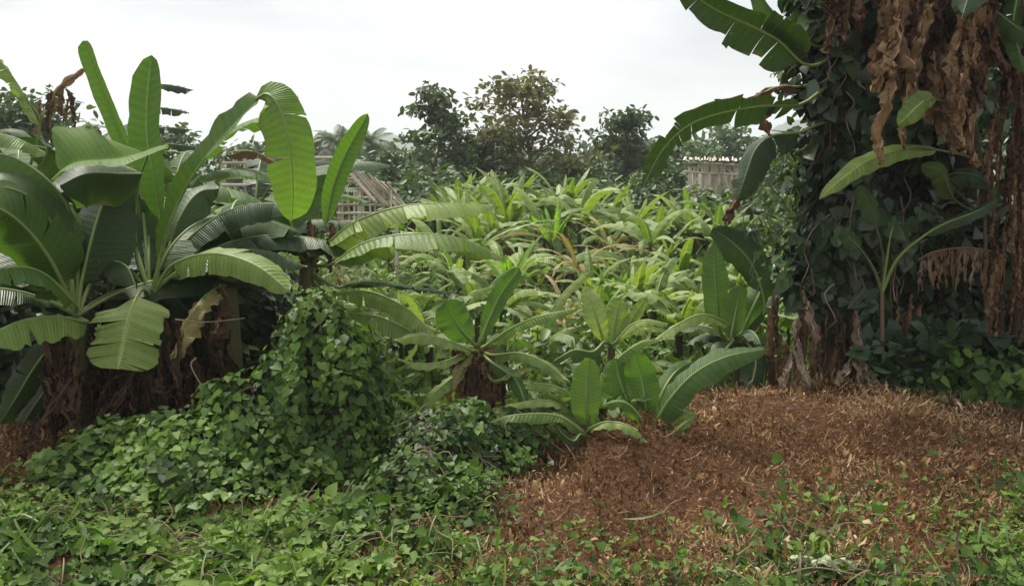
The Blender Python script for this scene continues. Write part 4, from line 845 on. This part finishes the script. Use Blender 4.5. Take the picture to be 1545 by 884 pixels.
# fringe of dead leaf hanging in the gloom
R5 = empty('hanging_dead_leaf', P(1448, 380, 7.0), 'dry brown banana leaf split into a fringe, hanging level in the shade at right', 'dead leaf')
FR = [(1385, 392, 7.1), (1410, 380, 7.05), (1450, 374, 7.0), (1490, 378, 6.95), (1520, 388, 6.9)]
mb = MB(); mb.tube(catmull(PP(FR), 20), 0.009, 6, .5); link('midrib', mb.mesh('midrib'), M['twig'], R5)
rs = random.Random(60); fp = catmull(PP(FR), 40)
for i in range(2, 39):
    p = fp[i]; Ln = rs.uniform(.16, .34); pts = [p, p+Vector((rs.gauss(0, .012), -.015, -Ln*.5)), p+Vector((rs.gauss(0, .03), rs.gauss(0, .02), -Ln))]
    add_leaf(R5, pts, rs.uniform(.006, .016), (rs.uniform(-.6, .6), -1, 0), rs.choice(['cream', 'drytan', 'drytan']), name='fringe_strip', withrib=False, nu=8, nv=2, crumple=.02, fold=.4, base=0, tip=.5)
# pale sheaths round the foot of the clump
rs = random.Random(61)
dry_hang(R0, [(rs.choice([rs.uniform(1165, 1250), rs.uniform(1250, 1390)]), rs.uniform(440, 545), rs.uniform(7.0, 7.35)) for _ in range(62)], 'dry', 0.035, (0.3, 0.6), 0.08, 18, crumple=0.04, name='dry_sheath')
for a in ([(1203, 480, 6.9), (1205, 535, 6.85), (1224, 588, 6.75)], [(1198, 530, 6.9), (1190, 560, 6.8), (1178, 590, 6.7)], [(1292, 470, 6.9), (1298, 525, 6.85), (1300, 578, 6.7)], [(1290, 520, 6.9), (1282, 555, 6.8), (1264, 582, 6.7)], [(1300, 545, 6.8), (1315, 570, 6.7), (1338, 590, 6.65)], [(1212, 440, 6.95), (1225, 480, 6.9), (1235, 520, 6.9)]):
    add_leaf(R0, PP(a), 0.045, (0.3, -1, 0.1), 'cream', name='dry_sheath', crumple=0.05, tears=1, fold=0.4, withrib=False, base=0.9, tip=0.2, nu=12, label='pale papery sheath')
# climbing vine column
def column():
    rg = np.random.default_rng(77)
    root = empty('climbing_vine', (P(1290, 400, 7.6).x, 7.6, H(3, 7.6)), 'dense dark heart-leaved creeper climbing the old banana stems at right', 'creeper')
    cx = P(1290, 400, 7.6).x
    def surf(th, z):
        r = 0.50+0.06*np.sin(3*th+z*2)+0.08*np.sin(z*3.1+1+th)+0.06*np.sin(z*7.3+2*th)
        r = r + np.where(z < 1.25, (z-1.25)*0.16, 0)
        return cx+0.02+r*np.cos(th), 7.55+r*0.75*np.sin(th)
    th = np.linspace(0, 2*np.pi, 41)[:-1]; zz = np.linspace(0.75, 4.4, 44); TH, ZZ = np.meshgrid(th, zz)
    sx, sy = surf(TH, ZZ); sx = cx+(sx-cx)*0.80; sy = 7.55+(sy-7.55)*0.80
    ii = np.arange(TH.size).reshape(TH.shape); i2 = np.roll(ii, -1, 1)
    q = np.stack([ii[:-1], i2[:-1], i2[1:], ii[1:]], -1).reshape(-1, 4)
    link('matted_stems', mesh_np('matted_stems', np.stack([sx, sy, ZZ], -1).reshape(-1, 3), q, None, np.full(TH.size, .3)), M['core'], root)
    n = 8500; t = rg.uniform(0, 2*np.pi, n); z = rg.uniform(0.62, 4.4, n); x, y = surf(t, z)
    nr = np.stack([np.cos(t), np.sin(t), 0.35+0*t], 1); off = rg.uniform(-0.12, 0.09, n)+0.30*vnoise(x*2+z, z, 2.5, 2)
    pos = np.stack([x, y, z], 1)+nr*off[:, None]
    R = frames(nr, np.tile([0., 0., -1.], (n, 1))+nr*0.3, rg, 0.45, 0.55)
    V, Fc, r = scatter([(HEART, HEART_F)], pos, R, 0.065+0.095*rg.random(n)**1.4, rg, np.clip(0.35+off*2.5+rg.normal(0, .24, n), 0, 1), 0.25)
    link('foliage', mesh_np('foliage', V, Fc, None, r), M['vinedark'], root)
    # loose trailing tendrils on the left side
    mb = MB()
    for k in range(46):
        p = P(rg.uniform(1135, 1200), rg.uniform(215, 400), rg.uniform(7.1, 7.6)); pts = [p]
        for _ in range(4): pts.append(pts[-1]+Vector((rg.normal(-0.01, 0.05), rg.normal(0, 0.03), rg.normal(-0.06, 0.04))))
        mb.tube(catmull(pts, 10), 0.004, 4, rg.random())
    link('tendrils', mb.mesh('tendrils'), M['ribdark'], root); mb = MB()
    for k in range(60):
        t = rg.uniform(math.pi, 2*math.pi); z = rg.uniform(1.0, 4.2); pts = []
        for _ in range(6):
            a_, b_ = surf(np.float64(t), np.float64(z)); off_ = rg.uniform(0.04, 0.16); pts.append(Vector((a_+off_*math.cos(t), b_+off_*math.sin(t), z))); t += rg.normal(0, .12); z -= rg.uniform(.05, .2)
        mb.tube(catmull(pts, 14), 0.006, 4, rg.random())
    link('runners', mb.mesh('runners'), M['twig'], root)
    n = 420; px = rg.uniform(1135, 1205, n); py = rg.uniform(215, 430, n); d = rg.uniform(7.05, 7.6, n)
    pos = np.array([P(a, b, c) for a, b, c in zip(px, py, d)])
    m = rg.random(n) < 0.25+0.75*(px-1135)/70; pos = pos[m]; n = len(pos)
    R = frames(np.tile([0., -.6, .6], (n, 1)), np.tile([0., 0., -1.], (n, 1)), rg, .5, .8)
    V, Fc, r = scatter([(OVAL, OVAL_F), strip(4, .12, 1.2)], pos, R, rg.uniform(.04, .10, n), rg, None, .2)
    link('loose_leaves', mesh_np('loose_leaves', V, Fc, None, r), M['vine'], root)
column()
# dark bushes behind the right clump
def bush(label, cx, cy, rx, ry, z0, z1, n, mat, scr=(0.1, 0.2), seed=1, name='bush', cat='bush', tpl=None, twigs=8):
    rg = np.random.default_rng(seed); zg = H(cx, min(cy, 80)); root = empty(name, (cx, cy, zg), label, cat)
    d = rg.normal(0, 1, (n, 3)); d /= np.linalg.norm(d, axis=1, keepdims=True); rr = rg.random(n)**0.45
    ns3 = np.array([mn.noise(Vector(v*2.2)+Vector((seed, 0, 0))) for v in d]); rr = rr*(1+0.5*ns3)
    pos = d*rr[:, None]*np.array([rx, ry, (z1-z0)/2])+np.array([cx, cy, zg+(z0+z1)/2])
    R = frames(d+np.array([0, 0, .5]), d*0.5+np.array([0, 0, -.6]), rg, .5, .7)
    V, Fc, r = scatter(tpl or [(OVAL, OVAL_F), (HEART, HEART_F)], pos, R, rg.uniform(*scr, n), rg, np.clip(rg.beta(2, 2, n)+0.3*ns3, 0, 1), .2)
    link('foliage', mesh_np('foliage', V, Fc, None, r), M[mat], root)
    mb = MB()
    for k in range(twigs):
        a = d[k]; pts = [Vector((cx+a[0]*.1, cy+a[1]*.1, zg-.05)), Vector((cx+a[0]*rx*.4, cy+a[1]*ry*.4, zg+(z0+z1)*.35)), Vector((cx+a[0]*rx*.8, cy+a[1]*ry*.8, zg+(z0+z1)*.5+abs(a[2])*(z1-z0)*.4))]
        mb.tube(catmull(pts, 8), [0.02*(1-i/10) for i in range(9)], 5, .4)
    link('branches', mb.mesh('branches'), M['bark'], root); return root
for i, (px, d, rx, z1, lab) in enumerate([(1420, 9.2, .9, 2.6, 'dark bush filling the gloom behind the fringe of dead leaf'), (1540, 9.0, .9, 2.7, 'dark bush behind the stringy stem at the right edge'), (1640, 8.2, .9, 2.9, 'dark bush just past the right edge of the picture'),
        (1500, 11.0, 1.5, 4.6, 'tall dark bush behind the brown dead leaves, upper right'), (1330, 10.5, 1.0, 4.4, 'tall dark bush directly behind the creeper-clad stems')]):
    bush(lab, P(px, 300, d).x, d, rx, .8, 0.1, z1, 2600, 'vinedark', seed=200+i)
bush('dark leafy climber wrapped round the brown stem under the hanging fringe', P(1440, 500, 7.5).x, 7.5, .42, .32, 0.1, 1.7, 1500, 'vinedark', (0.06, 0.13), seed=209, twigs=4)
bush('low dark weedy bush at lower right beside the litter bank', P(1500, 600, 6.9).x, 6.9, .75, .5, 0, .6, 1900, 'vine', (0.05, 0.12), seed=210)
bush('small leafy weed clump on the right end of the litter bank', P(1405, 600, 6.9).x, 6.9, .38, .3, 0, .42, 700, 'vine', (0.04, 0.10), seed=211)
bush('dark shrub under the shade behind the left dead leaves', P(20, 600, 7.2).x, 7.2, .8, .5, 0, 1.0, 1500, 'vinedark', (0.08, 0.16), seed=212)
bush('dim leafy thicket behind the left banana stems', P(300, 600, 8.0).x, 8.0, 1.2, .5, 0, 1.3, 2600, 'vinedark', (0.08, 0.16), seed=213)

# ------------------------------------------------------------------ trees behind the field
def tree(px, top, d, wpx_, mat, label, seed, nl=3200, leaf=(0.13, 0.26), trunkr=0.09, clumps=26, cat='tree', name='tree', base_frac=0.25, group=None, drop=0):
    rg = random.Random(seed); ng = np.random.default_rng(seed)
    x0 = P(px, 250, d).x; ztop = P(px, top, d).z; R_ = wpx_/F*d/2; zg = -0.25
    root = empty(name, (x0, d, zg), label, cat, group); mb = MB(); tips = []
    Ht = ztop-zg; tp = [Vector((x0, d, zg-.2)), Vector((x0+rg.gauss(0, .1), d, zg+Ht*.35)), Vector((x0+rg.gauss(0, .2), d, zg+Ht*.65)), Vector((x0+rg.gauss(0, .25), d, zg+Ht*.92))]
    tpth = catmull(tp, 16); mb.tube(tpth, [trunkr*(1-.8*i/16) for i in range(17)], 7, .6)
    for k in range(clumps):
        t = base_frac+(0.97-base_frac)*(k+.5)/clumps; i = int(t*16*1.0/0.95) if False else min(15, int(t/0.95*16)); s = tpth[i]
        a = k*2.4+rg.uniform(-.4, .4); prof = math.sin(math.pi*min(1, (t-base_frac)/(1-base_frac)*0.8+0.18))**0.7
        r = R_*prof*rg.uniform(.35, 1.05); e = s+Vector((math.cos(a)*r, math.sin(a)*r, r*rg.uniform(.2, .7)))
        e.z = min(e.z, ztop)
        m = s.lerp(e, .5)+Vector((0, 0, .1*r)); pth = catmull([s, m, e], 7); mb.tube(pth, [trunkr*.35*(1-.8*j/7) for j in range(8)], 4, .6)
        tips += [(e, 1.0), (m, .6)]
        for _ in range(2):
            e2 = e+Vector((rg.gauss(0, .3), rg.gauss(0, .3), rg.gauss(.1, .2)))*R_*.6; e2.z = min(e2.z, ztop+.05); mb.tube([m, m.lerp(e2, .6), e2], [trunkr*.2, trunkr*.12, trunkr*.05], 4, .6); tips.append((e2, .7))
    tips.append((tpth[-1], .7))
    link('trunk', mb.mesh('trunk'), M['bark'], root)
    per = max(4, nl//len(tips)); pos = []; rn = []
    for (c, wgt) in tips:
        k = int(per*rg.uniform(.5, 1.5)); sp_ = R_*.26*wgt+.12; bright = rg.gauss(.5, .18)
        q = ng.normal(0, 1, (k, 3)); q = q/np.linalg.norm(q, axis=1, keepdims=True)*(ng.random((k, 1))**.5)*sp_*np.array([1.15, 1.15, .75])
        pos.append(q+np.array(c)); rn.append(np.clip(bright+ng.normal(0, .14, k), 0, 1))
    pos = np.concatenate(pos); rn = np.concatenate(rn); n = len(pos)
    nr = ng.normal(0, .5, (n, 3))+np.array([0, -.2, .8]); Rm = frames(nr, ng.normal(0, .6, (n, 3))+np.array([0, 0, -.6]), ng, .3, .3)
    V, Fc, r = scatter([(OVAL, OVAL_F)], pos, Rm, ng.uniform(*leaf, n), ng, rn, .2)
    link('crown', mesh_np('crown', V, Fc, None, r), M[mat], root); return root
tree(655, 122, 27, 108, 'crown1', 'slender dark tree with loose top twigs, leftmost of the tall trees behind the field', 301, 1700, (0.16, .30), .09, 20)
tree(797, 116, 28, 152, 'crown2', 'broad rusty-leaved tree in the middle behind the field', 302, 2700, (0.15, .30), .11, 32)
tree(718, 196, 29, 105, 'crown1', 'lower dark tree filling the gap between the slender tree and the rusty one', 303, 2200, (0.17, .3), .09, 20)
tree(938, 158, 30, 98, 'crown1', 'rounded dark green tree right of the rusty tree', 304, 2200, (0.15, .28), .1, 26)
tree(872, 246, 32, 100, 'crown3', 'low green tree in the gap between the rusty tree and the rounded one', 305, 1800, (0.18, .3), .08, 16, base_frac=.1)
tree(1095, 196, 46, 110, 'crown3', 'distant rounded tree above the pale stick shelter on the right', 306, 1800, (0.24, .4), .12, 20, base_frac=.1)
tree(1030, 212, 40, 110, 'crown3', 'distant green tree half hidden by the torn leaf on the right', 307, 2000, (0.2, .36), .12, 20, base_frac=.1)
tree(1165, 215, 38, 110, 'crown3', 'green tree seen under the drooping leaf left of the creeper', 308, 1800, (0.2, .36), .12, 20, base_frac=.1)
tree(1000, 240, 28, 90, 'crown3', 'bushy low tree right of the rounded dark tree', 309, 1700, (0.15, .28), .08, 16, base_frac=.05)
tree(590, 226, 30, 90, 'crown3', 'low green tree behind the stick shelter, left of the slender tree', 310, 1700, (0.15, .28), .08, 16, base_frac=.05)
tree(385, 225, 34, 160, 'crown1', 'dark tree behind the great arching leaf on the left', 311, 2200, (0.18, .3), .1, 20, base_frac=.05)
tree(230, 205, 30, 170, 'crown1', 'dark tree behind the middle of the left banana cluster', 312, 2200, (0.18, .3), .1, 20, base_frac=.05)
tree(60, 150, 24, 260, 'crown1', 'dark tree behind the far left banana plants', 313, 3600, (0.16, .3), .1, 26, base_frac=.05)
tree(1290, 120, 26, 200, 'crown1', 'tree hidden behind the creeper-clad clump', 314, 2400, (0.18, .3), .1, 22, base_frac=.05)
tree(1480, 40, 22, 330, 'crown1', 'large dark tree behind the right-hand dead leaves', 315, 4500, (0.18, .3), .13, 30, base_frac=.05)
for i, (px, top, d, w_, lab) in enumerate([(545, 250, 25, 90, 'green bush behind the leaning rafters'), (630, 262, 22, 90, 'rounded green bush at the foot of the slender tree'), (700, 258, 24, 90, 'bush between the slender and the rusty tree, beneath their crowns'),
        (790, 255, 26, 120, 'bush under the rusty tree'), (900, 262, 25, 110, 'bush below the gap right of the rusty tree'), (985, 262, 23, 100, 'bush beneath the torn hanging leaf'), (1060, 285, 20, 90, 'pale bush in front of the right stick shelter'), (1140, 275, 19, 110, 'bush beside the right shelter near the creeper'), (455, 268, 22, 100, 'bush behind the left stick shelter')]):
    z1 = P(px, top, d).z+.25; bush(lab, P(px, 250, d).x, d, w_/F*d*.62, .9, 0, z1, 1300, 'crown3', (0.14, .3), seed=400+i, tpl=[(OVAL, OVAL_F)])
# long far hedge line of trees, each its own
rs = random.Random(81)
for i in range(15):
    px = 380+i*62+rs.uniform(-12, 12); d = rs.uniform(55, 85)
    tree(px, rs.uniform(214, 236), d, rs.uniform(90, 130), 'crown3', 'far tree in the hazy horizon line, '+['leftmost', 'second from left', 'third from left', 'fourth from left', 'fifth from left', 'sixth from left', 'seventh from left', 'middle one of fifteen', 'seventh from right', 'sixth from right', 'fifth from right', 'fourth from right', 'third from right', 'second from right', 'rightmost'][i], 500+i, 500, (0.5, .9), .2, 12, base_frac=.02, group='far trees along the horizon')
def palm(px, top, d, label, seed, fr=1.7):
    rg = random.Random(seed); x0 = P(px, 250, d).x; zt = P(px, top, d).z-fr*.25; root = empty('palm_tree', (x0, d, -.25), label, 'palm tree', 'oil palms on the left horizon')
    mb = MB(); mb.tube(catmull([Vector((x0, d, -.4)), Vector((x0+.1, d, zt*.5)), Vector((x0, d, zt))], 8), [.2]*9, 8); link('trunk', mb.mesh('trunk'), M['bark'], root)
    mb = MB()
    for k in range(22):
        a = k*2.4; el = rg.uniform(-.1, 1.3); pts = auto_leaf_path((x0, d, zt), a, el, fr*rg.uniform(.8, 1.1), rg.uniform(1, 1.9), 8)
        mb.tube(pts, [.02*(1-i/10) for i in range(9)], 4, .5); path = catmull(pts, 26)
        for i in range(3, 27):
            t = (path[i]-path[i-1]).normalized(); s = t.cross(Vector((0, 0, 1))).normalized()
            for sg in (-1, 1):
                ln = .38*math.sin(math.pi*min(1, .15+i/30)); e = path[i]+(s*sg*.8+t*.5+Vector((0, 0, -.45)))*ln
                wv = t*.03; mb.add([path[i]-wv, path[i]+wv, e+wv*.4, e-wv*.4], [(0, 1, 2, 3)], r=rg.random())
    link('fronds', mb.mesh('fronds'), M['crown1'], root)
palm(515, 203, 44, 'left of the two oil palm crowns above the stick shelter', 71); palm(560, 206, 46, 'right of the two oil palm crowns above the stick shelter', 72); palm(478, 214, 48, 'oil palm half hidden behind the upright leaf tip', 73)

# ------------------------------------------------------------------ stick shelters
def pole(mb, a, b, r, rn): mb.tube([a, a.lerp(b, .5)+Vector((random.uniform(-.02, .02), 0, random.uniform(-.02, .02))), b], r, 6, rn)
random.seed(4)
SH = empty('pole_shelter', P(540, 330, 15), 'unroofed shelter frame of pale bamboo poles left of centre, rafters sloping right', 'shelter frame')
SH.location.z = H(0, 15)
def Pl(px, py, d): return P(px, py, d)
posts = [(338, 15.2), (372, 15.2), (408, 15.3), (452, 15.2), (495, 15.0), (513, 15.0), (545, 15.2), (596, 15.3), (470, 17.0), (540, 17.0)]
for px, d in posts:
    mb = MB(); b = P(px, 300, d); zt = P(px, 240 if px < 520 else 285, d).z; mb.tube([Vector((b.x, d, -.4)), Vector((b.x+.02, d, zt*.5)), Vector((b.x, d, zt))], .035, 6, random.random()); link('post', mb.mesh('post'), M['pole'], SH)
for k, py in enumerate((238, 249, 260, 271, 282)):
    mb = MB(); pole(mb, P(335, py-3, 15.0), P(502, py, 14.95), .026, random.random()); link('rail', mb.mesh('rail'), M['pole'], SH)
for k, py in enumerate((285, 297, 309, 322, 335)):
    mb = MB(); pole(mb, P(508, py, 14.9), P(600-(4-k)*6, py+2, 15.0), .024, random.random()); link('rail', mb.mesh('rail'), M['pole'], SH)
for k in range(9):
    mb = MB(); pole(mb, P(510+k*9, 240+k*4.5+random.uniform(-2, 2), 14.8), P(566+k*7+random.uniform(-5, 5), 304+k*2, 14.6+k*.12), random.uniform(.016, .03), random.random()); link('rafter', mb.mesh('rafter'), M['pole'], SH)
for k in range(5):
    mb = MB(); pole(mb, P(516+k*10, 268+k*6, 14.85), P(590, 276+k*6, 15.1), .018, random.random()); link('batten', mb.mesh('batten'), M['pole'], SH)
for k in range(8):
    mb = MB(); pole(mb, P(513+k*11, 286, 14.95), P(513+k*11+random.uniform(-4, 4), 345, 14.95), .018, random.random()); link('stake', mb.mesh('stake'), M['pole'], SH)
SR = empty('stick_hut', P(1080, 300, 24), 'pale hut of upright sticks with a thin flat roof on the right beyond the field', 'hut'); SR.location.z = -.25
for k in range(22):
    mb = MB(); px = 1038+k*3.7; b = P(px, 300, 24); pole(mb, Vector((b.x, 24, -.4)), Vector((b.x+random.uniform(-.04, .04), 24, P(px, random.uniform(244, 254), 24).z)), .03, random.random()); link('wall_stick', mb.mesh('wall_stick'), M['pole'], SR)
for py, dd in ((248, 23.9), (262, 23.92)):
    mb = MB(); pole(mb, P(1030, py-3, dd), P(1122, py+2, dd), .035, .8); link('rail', mb.mesh('rail'), M['pole'], SR)
for k in range(26):
    mb = MB(); px = 1030+k*3.7+random.uniform(-1, 1); yy = 240+random.uniform(-1, 1.5); pole(mb, P(px, yy+3, 23.4), P(px+random.uniform(-3, 3), yy+random.uniform(-3, 0), 25.2), .025, random.random()); link('roof_stick', mb.mesh('roof_stick'), M['pole'], SR)
for k in range(16):
    mb = MB(); px = random.uniform(1040, 1115); pole(mb, P(px, 288, 23.7), P(px+random.uniform(-22, 22), random.uniform(255, 275), 23.8), .02, random.random()); link('leaning_stick', mb.mesh('leaning_stick'), M['pole'], SR)
mb = MB(); a = P(1040, 290, 24.3); b = P(1118, 290, 24.3); mb.box(Vector(((a.x+b.x)/2, 24.4, .8)), Vector(((b.x-a.x)/2, 0, 0)), Vector((0, .05, 0)), Vector((0, 0, 1.0)), 1.0); link('back_wall', mb.mesh('back_wall', False), M['pole'], SR)

# ------------------------------------------------------------------ small things on the ground
def stick(pts, r, label, rn=.7):
    mb = MB(); p = catmull([P(*q) for q in pts], 14); mb.tube(p, [r*(1-.5*i/14) for i in range(15)], 6, rn); o = link('stick', mb.mesh('stick'), M['twig'], None); tag(o, label, 'stick')
stick([(112, 812, 4.30), (150, 808, 4.28), (185, 806, 4.30), (202, 790, 4.34)], .005, 'thin pale curved vine stem lying on the creeper at lower left')
stick([(448, 770, 4.8), (465, 745, 4.85), (478, 728, 4.9)], .005, 'short bare twig leaning up under the creeper heap', .8)
stick([(505, 780, 4.75), (528, 748, 4.8), (545, 730, 4.85)], .005, 'bare twig poking out of the brown hollow right of the heap foot', .8)
stick([(830, 640, 5.9), (855, 672, 5.7), (880, 712, 5.5)], .005, 'thin dead stalk slanting down to the litter by the suckers')
stick([(1180, 868, 4.0), (1230, 856, 4.05), (1300, 868, 4.05)], .006, 'pale stalk among the cut leaves at bottom right')
stick([(1400, 810, 4.35), (1430, 828, 4.3), (1490, 820, 4.3)], .005, 'curved dry stalk on the litter at lower right')
stick([(1480, 838, 4.2), (1500, 815, 4.3), (1515, 800, 4.4)], .005, 'straight pale twig on the litter near the right corner')
stick([(296, 540, 5.7), (288, 550, 5.65), (300, 575, 5.6), (316, 596, 5.55)], .006, 'crooked pale twig hanging in front of the dark dead leaves at left')
stick([(265, 482, 5.8), (310, 486, 5.75), (370, 480, 5.7)], .006, 'thin bare branch crossing above the dark hollow at left')
rs = random.Random(90)
LB = ['pale cut leaf with a dark fold, farthest left of the bottom pile', 'cream curled leaf in the middle of the bottom pile', 'whitish leaf lying across the pale pile at bottom', 'small pale green leaf at the right end of the bottom pile', 'pale leaf scrap on top of the bottom pile']
for k, (px, py) in enumerate([(1200, 852), (1222, 858), (1240, 866), (1285, 862), (1215, 846)]):
    p = P(px, py, 4.15); p.z = H(p.x, p.y)+.12; a = rs.uniform(-.5, .6)
    a = [0.2, -0.5, 0.1, 0.5, 2.6][k]; Lc = [.13, .16, .2, .12, .09][k]; cd = Vector((math.cos(a), math.sin(a)*.7, 0)); p.z -= .04
    V, Fc, uv = leaf_data([p, p+cd*Lc*.5+Vector((0, 0, .03)), p+cd*Lc+Vector((0, 0, -.03))], [.02, .026, .022, .018, .02][k], (.4*(k % 3-1), -.6, 1), fold=[.6, -.2, .3, .7, .1][k], nu=10, nv=3, seed=k, base=.6, tip=.7, crumple=.02)
    o = link('cut_leaf', mesh_np('cut_leaf', V, Fc, uv), M['palegreen'], None); tag(o, LB[k], 'leaf', 'pale cut leaves at the bottom')
